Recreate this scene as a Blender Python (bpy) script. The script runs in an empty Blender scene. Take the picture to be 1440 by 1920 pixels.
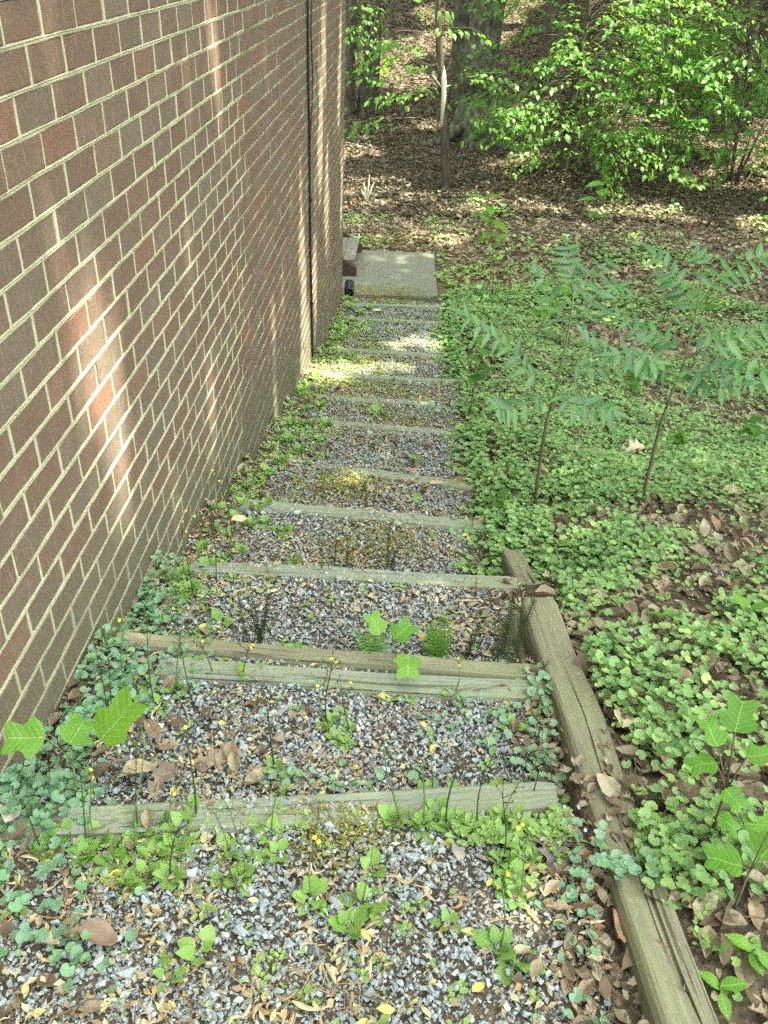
import bpy, bmesh, math, time
import numpy as np
from mathutils import Matrix, Vector

T0 = time.time()
S = bpy.context.scene
COL = S.collection
rng = np.random.default_rng(11)
rad = math.radians

# ------------------------------------------------------------------ camera
FPX = 1620.0                                   # focal length in pixels of the 1440x1920 photograph
CAM = np.array([0.8107, 0.0, 0.0])             # the wall is the plane x = 0, eye height is z = 0
cR = np.array([0.99806836, 0.04853637, 0.03877855])
cU = np.array([-0.05918028, 0.55288537, 0.83115309])
cF = np.array([-0.01890106, 0.83184252, -0.55468979])
cam = bpy.data.cameras.new('camera')
cam.sensor_fit = 'VERTICAL'; cam.sensor_height = 36.0
cam.lens = FPX / 1920 * 36.0
cam.clip_start = 0.05; cam.clip_end = 400
camo = bpy.data.objects.new('camera', cam); COL.objects.link(camo)
m = Matrix.Identity(4)
for i in range(3):
    m[i][0] = cR[i]; m[i][1] = cU[i]; m[i][2] = -cF[i]; m[i][3] = CAM[i]
camo.matrix_world = m
S.camera = camo

# ------------------------------------------------------------------ light
SUN_EL, SUN_AZ = 67.0, 86.0                    # azimuth: degrees from +y (along the wall) towards +x
sd = np.array([math.cos(rad(SUN_EL)) * math.sin(rad(SUN_AZ)), math.cos(rad(SUN_EL)) * math.cos(rad(SUN_AZ)), math.sin(rad(SUN_EL))])
w = bpy.data.worlds.new('World'); S.world = w; w.use_nodes = True
nt = w.node_tree; nt.nodes.clear()
sky = nt.nodes.new('ShaderNodeTexSky'); sky.sky_type = 'NISHITA'; sky.sun_disc = False
sky.sun_elevation = rad(SUN_EL); sky.sun_rotation = rad(SUN_AZ); sky.dust_density = 3.0; sky.air_density = 1.0
hs = nt.nodes.new('ShaderNodeHueSaturation'); hs.inputs['Saturation'].default_value = 0.40
bg = nt.nodes.new('ShaderNodeBackground'); bg.inputs['Strength'].default_value = 0.15
out = nt.nodes.new('ShaderNodeOutputWorld')
nt.links.new(sky.outputs[0], hs.inputs['Color']); nt.links.new(hs.outputs[0], bg.inputs['Color']); nt.links.new(bg.outputs[0], out.inputs['Surface'])
sl = bpy.data.lights.new('sun', 'SUN'); sl.energy = 3.5; sl.angle = rad(0.53); sl.color = (1.0, 0.93, 0.82)
so = bpy.data.objects.new('sun', sl); COL.objects.link(so)
so.rotation_euler = Vector(sd.tolist()).to_track_quat('Z', 'Y').to_euler()
so.location = (12, 5, 25)
vs = S.view_settings
S.display_settings.display_device = 'sRGB'
vs.view_transform = 'Standard'; vs.look = 'None'; vs.gamma = 1.0; vs.use_curve_mapping = False
vs.exposure = 3.2
vs.use_white_balance = True; vs.white_balance_temperature = 6800; vs.white_balance_tint = -4
S.render.engine = 'CYCLES'
S.cycles.use_denoising = False
try: S.cycles.sampling_pattern = 'BLUE_NOISE'
except Exception: pass
S.cycles.max_bounces = 6; S.cycles.diffuse_bounces = 3; S.cycles.transmission_bounces = 3; S.cycles.caustics_reflective = False; S.cycles.caustics_refractive = False; S.cycles.blur_glossy = 1.0; S.cycles.glossy_bounces = 2
S.cycles.sample_clamp_indirect = 3.0
S.cycles.use_adaptive_sampling = False

# ------------------------------------------------------------------ numeric helpers
def vnoise(x, y, scale, seed=0):
    """smooth value noise 0..1, vectorised"""
    x = np.asarray(x, float) / scale + seed * 17.31; y = np.asarray(y, float) / scale - seed * 9.7
    xi = np.floor(x); yi = np.floor(y); fx = x - xi; fy = y - yi
    fx = fx * fx * (3 - 2 * fx); fy = fy * fy * (3 - 2 * fy)
    def h(a, b):
        s = np.sin(a * 127.1 + b * 311.7 + seed * 74.7) * 43758.5453
        return s - np.floor(s)
    return (h(xi, yi) * (1 - fx) + h(xi + 1, yi) * fx) * (1 - fy) + (h(xi, yi + 1) * (1 - fx) + h(xi + 1, yi + 1) * fx) * fy

PROF = np.array([(-6, -1.44), (-2, -1.50), (1.2, -1.555), (1.7, -1.63), (2.3, -1.80), (3, -2.0), (3.7, -2.2), (4.55, -2.42), (5.2, -2.59),
                 (6, -2.78), (6.9, -2.97), (8.3, -3.23), (9.2, -3.38), (10.5, -3.47), (13.5, -3.5), (15.5, -3.36), (18, -2.85), (22, -1.85), (30, 0.5), (45, 5.0), (90, 14.0)])
# (y of the timber at the front edge of each tread, level of that tread)
TREADS = [(1.20, -1.558), (1.735, -1.622), (2.30, -1.778), (2.985, -1.988), (3.72, -2.205), (4.58, -2.432), (5.27, -2.596), (6.02, -2.784),
          (6.90, -2.958), (8.38, -3.243), (9.15, -3.365), (11.6, -3.428)]
TY = np.array([t[0] for t in TREADS]); TZ = np.array([t[1] for t in TREADS]) - .012
PATH_R = 1.235
def profile(y): return np.interp(y, PROF[:, 0], PROF[:, 1])
def stair(y): return TZ[np.clip(np.searchsorted(TY, y), 0, len(TZ) - 1)]
def gh(x, y):
    x = np.asarray(x, float); y = np.asarray(y, float)
    bump = (vnoise(x, y, 0.9, 1) - .5) * .06 + (vnoise(x, y, .28, 2) - .5) * .025 + (vnoise(x, y, 3.5, 3) - .5) * .12 * np.clip((y - 8) / 6, 0, 1)
    bank = profile(y) + bump + 0.02 * np.clip((x - 1.3) / .3, 0, 1)
    path = stair(y) + (vnoise(x, y, .22, 5) - .5) * .018 + (vnoise(x, y, .6, 6) - .5) * .015
    path = np.where(x < .14, path + (0.14 - x) * .12, path)       # litter banked up against the wall
    e = np.clip((x - PATH_R) / .42, 0, 1); e = e * e * (3 - 2 * e)
    bank = np.where((y > 2.3) & (y < 9.5), (stair(y) + .01 + bump) * (1 - e) + bank * e, bank)
    inpath = (x < PATH_R) & (y < 9.5)
    return np.where(inpath, path, bank)
def ray(px, py): return cF + cR * (px - 720) / FPX - cU * (py - 960) / FPX
def on_ground(px, py):
    d = ray(px, py); t = np.geomspace(0.8, 70, 6000)
    p = CAM + t[:, None] * d
    g = gh(p[:, 0], p[:, 1]); k = int(np.argmax(p[:, 2] < g))
    return p[k].copy()
def at_y(px, py, Y):
    d = ray(px, py); return CAM + d * (Y / d[1])
def on_wall(px, py, x=0.0):
    d = ray(px, py); return CAM + d * ((x - CAM[0]) / d[0])
def project(P):
    P = np.asarray(P, float) - CAM
    a = P @ cF
    return 720 + FPX * (P @ cR) / a, 960 - FPX * (P @ cU) / a, a
def unit(v): v = np.asarray(v, float); return v / (np.linalg.norm(v, axis=-1, keepdims=True) + 1e-12)

# ------------------------------------------------------------------ mesh helpers
def mesh_fast(name, V, F, smooth=False, uv=None):
    """V (n,3); F list of int arrays (k,3) or (k,4)"""
    me = bpy.data.meshes.new(name)
    F = [np.asarray(f, np.int32) for f in F if len(f)]
    nl = sum(f.size for f in F); npoly = sum(len(f) for f in F)
    me.vertices.add(len(V)); me.vertices.foreach_set('co', np.asarray(V, np.float32).ravel())
    me.loops.add(nl); loops = np.concatenate([f.ravel() for f in F]); me.loops.foreach_set('vertex_index', loops)
    tot = np.concatenate([np.full(len(f), f.shape[1], np.int32) for f in F])
    start = np.concatenate([[0], np.cumsum(tot)[:-1]]).astype(np.int32)
    me.polygons.add(npoly); me.polygons.foreach_set('loop_start', start)
    try: me.polygons.foreach_set('loop_total', tot)
    except Exception: pass
    me.polygons.foreach_set('use_smooth', np.full(npoly, bool(smooth)))
    if uv is not None:
        l = me.uv_layers.new(name='UVMap'); l.data.foreach_set('uv', np.asarray(uv, np.float32)[loops].ravel())
    me.update(calc_edges=True); me.validate()
    return me
class MB:
    def __init__(s): s.V = []; s.F = []; s.n = 0; s.UV = []; s.uvok = False
    def add(s, V, F, uv=None):
        V = np.asarray(V, float)
        for f in (F if isinstance(F, list) else [F]):
            s.F.append(np.asarray(f, np.int64) + s.n)
        s.V.append(V); s.n += len(V)
        if uv is not None: s.uvok = True; s.UV.append(np.asarray(uv, float))
        else: s.UV.append(np.zeros((len(V), 2)))
    def box(s, lo, hi):
        (a, b, c), (d, e, f) = lo, hi
        s.add([(a, b, c), (d, b, c), (d, e, c), (a, e, c), (a, b, f), (d, b, f), (d, e, f), (a, e, f)],
              np.array([(0, 3, 2, 1), (4, 5, 6, 7), (0, 1, 5, 4), (1, 2, 6, 5), (2, 3, 7, 6), (3, 0, 4, 7)]))
    def tube(s, P, r, n=6, cap=True):
        P = np.asarray(P, float); k = len(P); r = np.broadcast_to(np.asarray(r, float), (k,))
        T = unit(np.gradient(P, axis=0))
        ref = np.array([1., 0, 0]) if abs(T[0][0]) < .8 else np.array([0, 1., 0])
        V = []
        for i in range(k):
            a = unit(np.cross(T[i], ref)); b = np.cross(T[i], a)
            th = np.arange(n) * 2 * np.pi / n
            V.append(P[i] + r[i] * (np.cos(th)[:, None] * a + np.sin(th)[:, None] * b))
        V = np.concatenate(V); q = []
        for i in range(k - 1):
            for j in range(n): q.append((i * n + j, i * n + (j + 1) % n, (i + 1) * n + (j + 1) % n, (i + 1) * n + j))
        F = [np.array(q)]
        if cap:
            V = np.concatenate([V, P[:1], P[-1:]]); c0, c1 = k * n, k * n + 1
            F.append(np.array([(c0, (j + 1) % n, j) for j in range(n)] + [(c1, (k - 1) * n + j, (k - 1) * n + (j + 1) % n) for j in range(n)]))
        s.add(V, F)
    def mesh(s, name, smooth=False):
        return mesh_fast(name, np.concatenate(s.V), s.F, smooth, np.concatenate(s.UV) if s.uvok else None)

def rot_mats(yaw, tilt, tdir):
    """yaw about z, then tilt by angle about the horizontal axis at tdir"""
    n = len(yaw); c, s_ = np.cos(yaw), np.sin(yaw); z = np.zeros(n); o = np.ones(n)
    Rz = np.stack([np.stack([c, -s_, z], 1), np.stack([s_, c, z], 1), np.stack([z, z, o], 1)], 1)
    ax = np.stack([np.cos(tdir), np.sin(tdir), z], 1); K = np.zeros((n, 3, 3))
    K[:, 0, 1] = -ax[:, 2]; K[:, 0, 2] = ax[:, 1]; K[:, 1, 0] = ax[:, 2]; K[:, 1, 2] = -ax[:, 0]; K[:, 2, 0] = -ax[:, 1]; K[:, 2, 1] = ax[:, 0]
    ct = np.cos(tilt)[:, None, None]; st = np.sin(tilt)[:, None, None]
    Rt = np.eye(3)[None] + st * K + (1 - ct) * (K @ K)
    return Rt @ Rz
def rand_rot(n, tilt, r=rng): return rot_mats(r.uniform(0, 6.283, n), np.abs(r.normal(0, tilt, n)), r.uniform(0, 6.283, n))
def frame_mats(a, nrm):
    """matrices with +x along a and +z near nrm"""
    a = unit(a); sd_ = unit(np.cross(nrm, a)); n2 = np.cross(a, sd_)
    return np.stack([a, sd_, n2], 2)
def scatter(tmpls, pos, rots, scale, tid=None, name='m', smooth=False, mb=None):
    """tmpls: list of (V, T triangles[, uv]); merges transformed copies"""
    pos = np.asarray(pos, float); N = len(pos)
    if tid is None: tid = rng.integers(0, len(tmpls), N)
    scale = np.asarray(scale, float)
    if scale.ndim == 0: scale = np.full(N, float(scale))
    if scale.ndim == 1: scale = np.repeat(scale[:, None], 3, 1)
    mb = mb or MB()
    for k, tm in enumerate(tmpls):
        idx = np.nonzero(tid == k)[0]
        if not len(idx): continue
        V, T = np.asarray(tm[0], float), np.asarray(tm[1])
        W = np.einsum('nij,nvj->nvi', rots[idx], V[None] * scale[idx][:, None, :]) + pos[idx][:, None, :]
        n, v = len(idx), len(V)
        F = (T[None] + (np.arange(n) * v)[:, None, None]).reshape(-1, T.shape[1])
        mb.add(W.reshape(-1, 3), F, np.tile(tm[2], (n, 1)) if len(tm) > 2 else None)
    return mb

def link(name, me, mat=None, parent=None, loc=None):
    o = bpy.data.objects.new(name, me); COL.objects.link(o)
    if mat is not None and me is not None and not me.materials: me.materials.append(mat)
    if parent is not None: o.parent = parent
    if loc is not None: o.location = loc
    return o
def thing(name, label, cat, loc=(0, 0, 0), rz=0, group=None, mesh=None, mat=None):
    o = link(name, mesh, mat); o.location = [float(v) for v in loc]; o.rotation_euler = (0, 0, rz)
    o['label'] = label; o['category'] = cat
    if group: o['group'] = group
    return o
def setting(name, me, mat, kind='structure'):
    o = link(name, me, mat); o['kind'] = kind; return o

# ------------------------------------------------------------------ materials
def new_mat(name):
    mt = bpy.data.materials.new(name); mt.use_nodes = True; nt = mt.node_tree; nt.nodes.clear()
    N = lambda t, **k: _node(nt, t, k)
    return mt, nt, N
def _node(nt, t, k):
    n = nt.nodes.new('ShaderNode' + t)
    for a, v in k.items():
        if a.startswith('_'): setattr(n, a[1:], v)
        else: n.inputs[a.replace('__', ' ')].default_value = v
    return n
def ramp(nt, fac, stops, interp='LINEAR'):
    r = nt.nodes.new('ShaderNodeValToRGB'); r.color_ramp.interpolation = interp
    e = r.color_ramp.elements
    while len(e) < len(stops): e.new(0.5)
    for i, (p, c) in enumerate(stops):
        e[i].position = p; e[i].color = (*c, 1) if len(c) == 3 else c
    nt.links.new(fac, r.inputs[0]); return r.outputs['Color']
def mixc(nt, a, b, fac, mode='MIX'):
    n = nt.nodes.new('ShaderNodeMix'); n.data_type = 'RGBA'; n.blend_type = mode
    for sock, v in ((n.inputs[0], fac), (n.inputs[6], a), (n.inputs[7], b)):
        if hasattr(v, 'links'): nt.links.new(v, sock)
        else: sock.default_value = v if isinstance(v, (int, float)) else (*v, 1) if len(v) == 3 else v
    return n.outputs[2]
def mth(nt, op, a, b=None, c=None):
    n = nt.nodes.new('ShaderNodeMath'); n.operation = op
    for i, v in enumerate((a, b, c)):
        if v is None: continue
        if hasattr(v, 'links'): nt.links.new(v, n.inputs[i])
        else: n.inputs[i].default_value = v
    return n.outputs[0]
def pos_noise(nt, scale, detail=4, stretch=(1, 1, 1), rough=.6, coord=None):
    g = coord
    if g is None: g = nt.nodes.new('ShaderNodeNewGeometry').outputs['Position']
    mp = nt.nodes.new('ShaderNodeMapping'); mp.inputs['Scale'].default_value = stretch
    nt.links.new(g, mp.inputs[0])
    n = nt.nodes.new('ShaderNodeTexNoise'); n.inputs['Scale'].default_value = scale; n.inputs['Detail'].default_value = detail; n.inputs['Roughness'].default_value = rough
    nt.links.new(mp.outputs[0], n.inputs['Vector']); return n.outputs['Fac']
def rnd(nt):
    g = nt.nodes.new('ShaderNodeNewGeometry'); o = nt.nodes.new('ShaderNodeObjectInfo')
    return mth(nt, 'FRACT', mth(nt, 'ADD', g.outputs['Random Per Island'], o.outputs['Random']))
def bump(nt, h, strength, dist=.002):
    b = nt.nodes.new('ShaderNodeBump'); b.inputs['Strength'].default_value = strength; b.inputs['Distance'].default_value = dist
    nt.links.new(h, b.inputs['Height']); return b.outputs[0]
def finish(mt, nt, col, rough=.8, normal=None, spec=.3, trans=None, tmix=.4):
    p = nt.nodes.new('ShaderNodeBsdfPrincipled'); o = nt.nodes.new('ShaderNodeOutputMaterial')
    nt.links.new(col, p.inputs['Base Color']) if hasattr(col, 'links') else setattr(p.inputs['Base Color'], 'default_value', (*col, 1))
    if hasattr(rough, 'links'): nt.links.new(rough, p.inputs['Roughness'])
    else: p.inputs['Roughness'].default_value = rough
    p.inputs['Specular IOR Level'].default_value = spec
    if normal is not None: nt.links.new(normal, p.inputs['Normal'])
    sh = p.outputs[0]
    if trans is not None:
        t = nt.nodes.new('ShaderNodeBsdfTranslucent')
        nt.links.new(trans, t.inputs[0]) if hasattr(trans, 'links') else setattr(t.inputs[0], 'default_value', (*trans, 1))
        mx = nt.nodes.new('ShaderNodeMixShader'); mx.inputs[0].default_value = tmix
        nt.links.new(sh, mx.inputs[1]); nt.links.new(t.outputs[0], mx.inputs[2]); sh = mx.outputs[0]
    nt.links.new(sh, o.inputs[0]); return mt

def leaf_mat(name, stops, tcol, tmix=.4, rough=.5, veins=0.0, spec=.3):
    mt, nt, N = new_mat(name)
    c = ramp(nt, rnd(nt), stops)
    n = pos_noise(nt, 60, 3)
    c = mixc(nt, c, mixc(nt, c, (0.75, 0.8, 0.55), 1.0, 'MULTIPLY'), n)
    n2 = ramp(nt, pos_noise(nt, 2.6, 4), [(.42, (0, 0, 0)), (.66, (1, 1, 1))])
    c = mixc(nt, c, mixc(nt, c, (0.74, 0.84, 0.82), 1.0, 'MULTIPLY'), n2)
    nrm = None
    if veins:
        uv = N('UVMap'); sp = N('SeparateXYZ'); nt.links.new(uv.outputs[0], sp.inputs[0])
        aw = mth(nt, 'ABSOLUTE', sp.outputs[0])
        k = mth(nt, 'FRACT', mth(nt, 'MULTIPLY', mth(nt, 'SUBTRACT', sp.outputs[1], mth(nt, 'MULTIPLY', aw, .7)), 7.0))
        side = mth(nt, 'LESS_THAN', mth(nt, 'ABSOLUTE', mth(nt, 'SUBTRACT', k, .5)), .06)
        mid = mth(nt, 'LESS_THAN', aw, .014)
        v = mth(nt, 'MAXIMUM', mth(nt, 'MULTIPLY', side, .55), mid)
        c = mixc(nt, c, (0.30, 0.40, 0.14), mth(nt, 'MULTIPLY', v, veins))
        nrm = bump(nt, mth(nt, 'ABSOLUTE', mth(nt, 'SUBTRACT', k, .5)), .35, .002)
    return finish(mt, nt, c, rough, nrm, spec, mixc(nt, c, tcol, .6), tmix)

def mat_brick():
    mt, nt, N = new_mat('fired_brick')
    r = rnd(nt)
    c = ramp(nt, r, [(0, (.138, .082, .058)), (.4, (.160, .094, .067)), (.7, (.142, .099, .073)), (.9, (.158, .115, .086)), (1, (.20, .088, .057))])
    n1 = pos_noise(nt, 9, 5, (1, 1, .6)); c = mixc(nt, c, (.105, .083, .058), mth(nt, 'MULTIPLY', n1, .5))
    st = pos_noise(nt, 75, 5, (1, 1, .2), .75)        # wire-cut drag streaks run up and down the face
    stf = ramp(nt, st, [(.55, (0, 0, 0)), (.72, (1, 1, 1))])
    c = mixc(nt, c, (.36, .30, .25), mth(nt, 'MULTIPLY', stf, .38))
    std = ramp(nt, pos_noise(nt, 28, 5, (1, 1, .35), .75), [(.6, (0, 0, 0)), (.75, (1, 1, 1))])
    c = mixc(nt, c, (.34, .14, .085), mth(nt, 'MULTIPLY', std, .40))
    sp = ramp(nt, pos_noise(nt, 230, 3), [(.56, (0, 0, 0)), (.66, (1, 1, 1))])
    c = mixc(nt, c, (.40, .34, .29), mth(nt, 'MULTIPLY', sp, .26))
    dk = ramp(nt, pos_noise(nt, 190, 3), [(.36, (1, 1, 1)), (.46, (0, 0, 0))])
    c = mixc(nt, c, (.07, .05, .04), mth(nt, 'MULTIPLY', dk, .38))
    c = algae(nt, c)
    h = mth(nt, 'ADD', mth(nt, 'MULTIPLY', pos_noise(nt, 260, 4), .6), st)
    return finish(mt, nt, c, .9, bump(nt, h, .8, .003), .2)
def algae(nt, c, amt=.62):
    """green-grey film growing on the lowest courses, with a ragged edge; the wall foot falls with y"""
    g = nt.nodes.new('ShaderNodeNewGeometry'); s = nt.nodes.new('ShaderNodeSeparateXYZ'); nt.links.new(g.outputs['Position'], s.inputs[0])
    foot = mth(nt, 'MAXIMUM', mth(nt, 'ADD', mth(nt, 'MULTIPLY', s.outputs[1], -.236), -1.27), -3.46)
    hgt = mth(nt, 'SUBTRACT', s.outputs[2], foot)
    n = pos_noise(nt, 2.2, 4)
    f = mth(nt, 'SUBTRACT', mth(nt, 'MULTIPLY', n, 1.25), mth(nt, 'MULTIPLY', hgt, 1.7))
    f2 = ramp(nt, f, [(0.0, (0, 0, 0)), (.55, (1, 1, 1))])
    far = ramp(nt, mth(nt, 'MULTIPLY', mth(nt, 'ADD', s.outputs[1], mth(nt, 'MULTIPLY', n, 2.0)), .1), [(.55, (0, 0, 0)), (.95, (.3, .3, .3))])
    return mixc(nt, c, (.105, .108, .068), mth(nt, 'MULTIPLY', mth(nt, 'MAXIMUM', f2, far), amt))
def mat_mortar():
    mt, nt, N = new_mat('mortar')
    c = ramp(nt, pos_noise(nt, 25, 5), [(.3, (.31, .29, .185)), (.6, (.41, .385, .25)), (.8, (.35, .355, .245))])
    c = mixc(nt, c, (.30, .27, .17), mth(nt, 'MULTIPLY', pos_noise(nt, 200, 3), .3))
    c = algae(nt, c, .5)
    return finish(mt, nt, c, .95, bump(nt, pos_noise(nt, 350, 4), .8, .002), .15)
def mat_timber(name, tone):
    mt, nt, N = new_mat(name)
    tc = N('TexCoord').outputs['Object']
    r = N('ObjectInfo').outputs['Random']
    base = [(.25, tuple(v * .72 for v in tone)), (.5, tone), (.75, tuple(min(1, v * 1.28) for v in tone))]
    c = ramp(nt, pos_noise(nt, 90, 5, (.035, 1, 1), .65, tc), base)
    c = mixc(nt, c, (.20, .215, .11), mth(nt, 'MULTIPLY', ramp(nt, pos_noise(nt, 7, 4, (.5, 1, 1), .6, tc), [(.42, (0, 0, 0)), (.62, (1, 1, 1))]), .55))
    ck = pos_noise(nt, 60, 3, (.02, 1, 1), .5, tc)
    ckf = ramp(nt, ck, [(.325, (1, 1, 1)), (.36, (0, 0, 0))])
    c = mixc(nt, c, (.05, .045, .03), mth(nt, 'MULTIPLY', ckf, .8))
    lich = ramp(nt, pos_noise(nt, 130, 2, (1, 1, 1), .5, tc), [(.66, (0, 0, 0)), (.7, (1, 1, 1))])
    c = mixc(nt, c, (.36, .37, .27), mth(nt, 'MULTIPLY', lich, .35))
    h = mth(nt, 'SUBTRACT', pos_noise(nt, 110, 5, (.05, 1, 1), .65, tc), ckf)
    return finish(mt, nt, c, .85, bump(nt, h, .7, .004), .2)
def mat_simple(name, stops, scale=20, stretch=(1, 1, 1), rough=.8, bs=.4, bd=.003, spec=.3):
    mt, nt, N = new_mat(name)
    n = pos_noise(nt, scale, 5, stretch)
    return finish(mt, nt, ramp(nt, n, stops), rough, bump(nt, n, bs, bd), spec)
def mat_island(name, stops, rough=.8, nscale=150, dark=.6, spec=.3, trans=None, tmix=.2, interp='LINEAR'):
    mt, nt, N = new_mat(name)
    c = ramp(nt, rnd(nt), stops, interp)
    n = pos_noise(nt, nscale, 4)
    c = mixc(nt, c, (dark, dark, dark), ramp(nt, n, [(.35, (1, 1, 1)), (.6, (0, 0, 0))]), 'MULTIPLY')
    return finish(mt, nt, c, rough, bump(nt, n, .5, .002), spec, mixc(nt, c, trans, .4) if trans else None, tmix)

def mat_ground():
    mt, nt, N = new_mat('soil_and_litter')
    a = pos_noise(nt, 14, 6); b = pos_noise(nt, 55, 5)
    c = ramp(nt, b, [(.3, (.05, .038, .027)), (.5, (.13, .10, .07)), (.62, (.22, .175, .12)), (.72, (.30, .25, .18))])
    c = mixc(nt, c, (.05, .038, .026), mth(nt, 'MULTIPLY', a, .6))
    return finish(mt, nt, c, .95, bump(nt, b, .9, .02), .1)

M = {}
M['brick'] = mat_brick(); M['mortar'] = mat_mortar(); M['ground'] = mat_ground()
M['timber'] = mat_timber('weathered_timber', (.205, .225, .175)); M['timber_brown'] = mat_timber('weathered_brown_timber', (.18, .165, .11))
M['gravel'] = mat_island('crushed_stone', [(0, (.17, .19, .195)), (.12, (.26, .29, .295)), (.35, (.30, .335, .34)), (.55, (.37, .41, .405)), (.68, (.29, .32, .32)),
                                           (.82, (.41, .45, .44)), (.91, (.33, .30, .23)), (.97, (.48, .51, .50)), (1, (.55, .57, .56))], .75, 180, .62)
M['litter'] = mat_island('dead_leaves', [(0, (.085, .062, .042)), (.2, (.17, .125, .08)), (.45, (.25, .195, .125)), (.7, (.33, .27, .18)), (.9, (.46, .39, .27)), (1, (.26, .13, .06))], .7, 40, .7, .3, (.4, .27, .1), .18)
M['dark_litter'] = mat_island('dark_dead_leaves', [(0, (.040, .033, .022)), (.3, (.08, .064, .042)), (.6, (.13, .104, .068)), (.85, (.19, .155, .105)), (1, (.28, .24, .17))], .7, 40, .7, .3, (.4, .27, .1), .15)  # darker set of leaf tones, laid on the forest slope
M['chips'] = mat_island('wood_chips', [(0, (.22, .15, .08)), (.3, (.36, .27, .15)), (.6, (.48, .40, .25)), (.85, (.34, .21, .09)), (1, (.58, .52, .35))], .7, 120, .75)
M['needles'] = mat_island('pine_needles', [(0, (.24, .13, .06)), (.5, (.33, .20, .09)), (1, (.42, .30, .17))], .7, 60, .8)
M['yellow_bits'] = mat_island('yellow_leaf_bits', [(0, (.52, .42, .12)), (.5, (.46, .33, .10)), (1, (.55, .49, .22))], .6, 80, .8)
M['moss'] = mat_island('moss', [(0, (.14, .16, .03)), (.5, (.24, .23, .05)), (1, (.31, .26, .06))], .95, 90, .6)
M['weed'] = leaf_mat('weed_leaf', [(0, (.23, .37, .10)), (.4, (.28, .43, .12)), (.75, (.32, .46, .15)), (1, (.26, .41, .15))], (.38, .55, .08), .35, .5, .5)
M['ivy'] = leaf_mat('ground_ivy_leaf', [(0, (.19, .30, .12)), (.3, (.235, .365, .15)), (.6, (.28, .415, .185)), (.85, (.33, .47, .17)), (1, (.40, .52, .18))], (.25, .45, .08), .28, .55)
M['ivy_pale'] = leaf_mat('ground_ivy_pale_leaf', [(0, (.20, .31, .21)), (.5, (.25, .37, .27)), (.85, (.19, .33, .16)), (1, (.30, .42, .32))], (.25, .42, .12), .22, .6)
M['tulip'] = leaf_mat('tulip_tree_leaf', [(0, (.12, .27, .035)), (.5, (.15, .31, .04)), (1, (.19, .35, .05))], (.32, .58, .04), .38, .42, .85)
M['walnut'] = leaf_mat('walnut_leaflet', [(0, (.055, .145, .065)), (.5, (.085, .195, .075)), (1, (.125, .26, .085))], (.22, .42, .08), .3, .36, .45, .5)
M['fern'] = leaf_mat('fern_frond', [(0, (.13, .26, .05)), (1, (.18, .33, .07))], (.3, .55, .06), .35, .5)
M['beech'] = leaf_mat('forest_leaf', [(0, (.065, .155, .03)), (.35, (.09, .20, .036)), (.7, (.125, .25, .045)), (1, (.17, .30, .06))], (.38, .62, .05), .48, .42)
M['maple'] = leaf_mat('shrub_leaf', [(0, (.07, .17, .035)), (.5, (.10, .22, .04)), (1, (.14, .27, .06))], (.34, .58, .05), .45, .45)
M['canopy'] = leaf_mat('canopy_leaf', [(0, (.07, .14, .03)), (1, (.11, .20, .045))], (.36, .50, .08), .35, .5)
M['stem_green'] = mat_simple('green_stem', [(.3, (.09, .14, .04)), (.7, (.13, .18, .06))], 60, rough=.6)
M['stem_brown'] = mat_simple('brown_stem', [(.3, (.07, .05, .03)), (.7, (.13, .10, .06))], 60, rough=.7)
M['stem_dark'] = mat_simple('dark_stem', [(.3, (.03, .045, .015)), (.7, (.05, .07, .025))], 60, rough=.6)
M['flower'] = mat_simple('yellow_petal', [(.3, (.75, .60, .02)), (.7, (.85, .72, .05))], 60, rough=.5)
M['violet'] = mat_simple('violet_petal', [(.3, (.35, .33, .65)), (.7, (.45, .45, .75))], 60, rough=.5)
M['bark_grey'] = mat_simple('grey_bark', [(.32, (.025, .026, .017)), (.5, (.07, .07, .045)), (.6, (.10, .10, .07)), (.72, (.19, .185, .14))], 13, (1, 1, .6), .9, .9, .03, .15)
M['bark_dark'] = mat_simple('dark_bark', [(.3, (.035, .028, .022)), (.5, (.075, .06, .045)), (.7, (.13, .11, .085))], 22, (1, 1, .2), .9, .9, .02, .15)
M['pale_wood'] = mat_simple('bare_pale_wood', [(.3, (.5, .44, .33)), (.7, (.68, .62, .5))], 30, (1, 1, .1), .8)
M['concrete'] = mat_simple('aggregate_concrete', [(.25, (.085, .085, .062)), (.45, (.135, .132, .10)), (.6, (.175, .17, .13)), (.75, (.25, .24, .19))], 55, rough=.9, bs=.6, bd=.004)
M['black'] = mat_simple('black_plastic', [(.3, (.012, .012, .013)), (.7, (.02, .02, .021))], 40, rough=.4, bs=.1)
M['stained'] = mat_simple('dark_stained_board', [(.3, (.035, .022, .016)), (.7, (.075, .05, .035))], 30, (1, .2, 1), .7)
M['tread_wood'] = mat_simple('grey_tread_board', [(.3, (.10, .085, .07)), (.5, (.155, .135, .11)), (.7, (.21, .185, .155))], 40, (1, .12, 1), .8)
M['bark_bit'] = mat_simple('wet_bark', [(.3, (.05, .045, .04)), (.6, (.14, .125, .11))], 40, (.2, 1, 1), .6)

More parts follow.
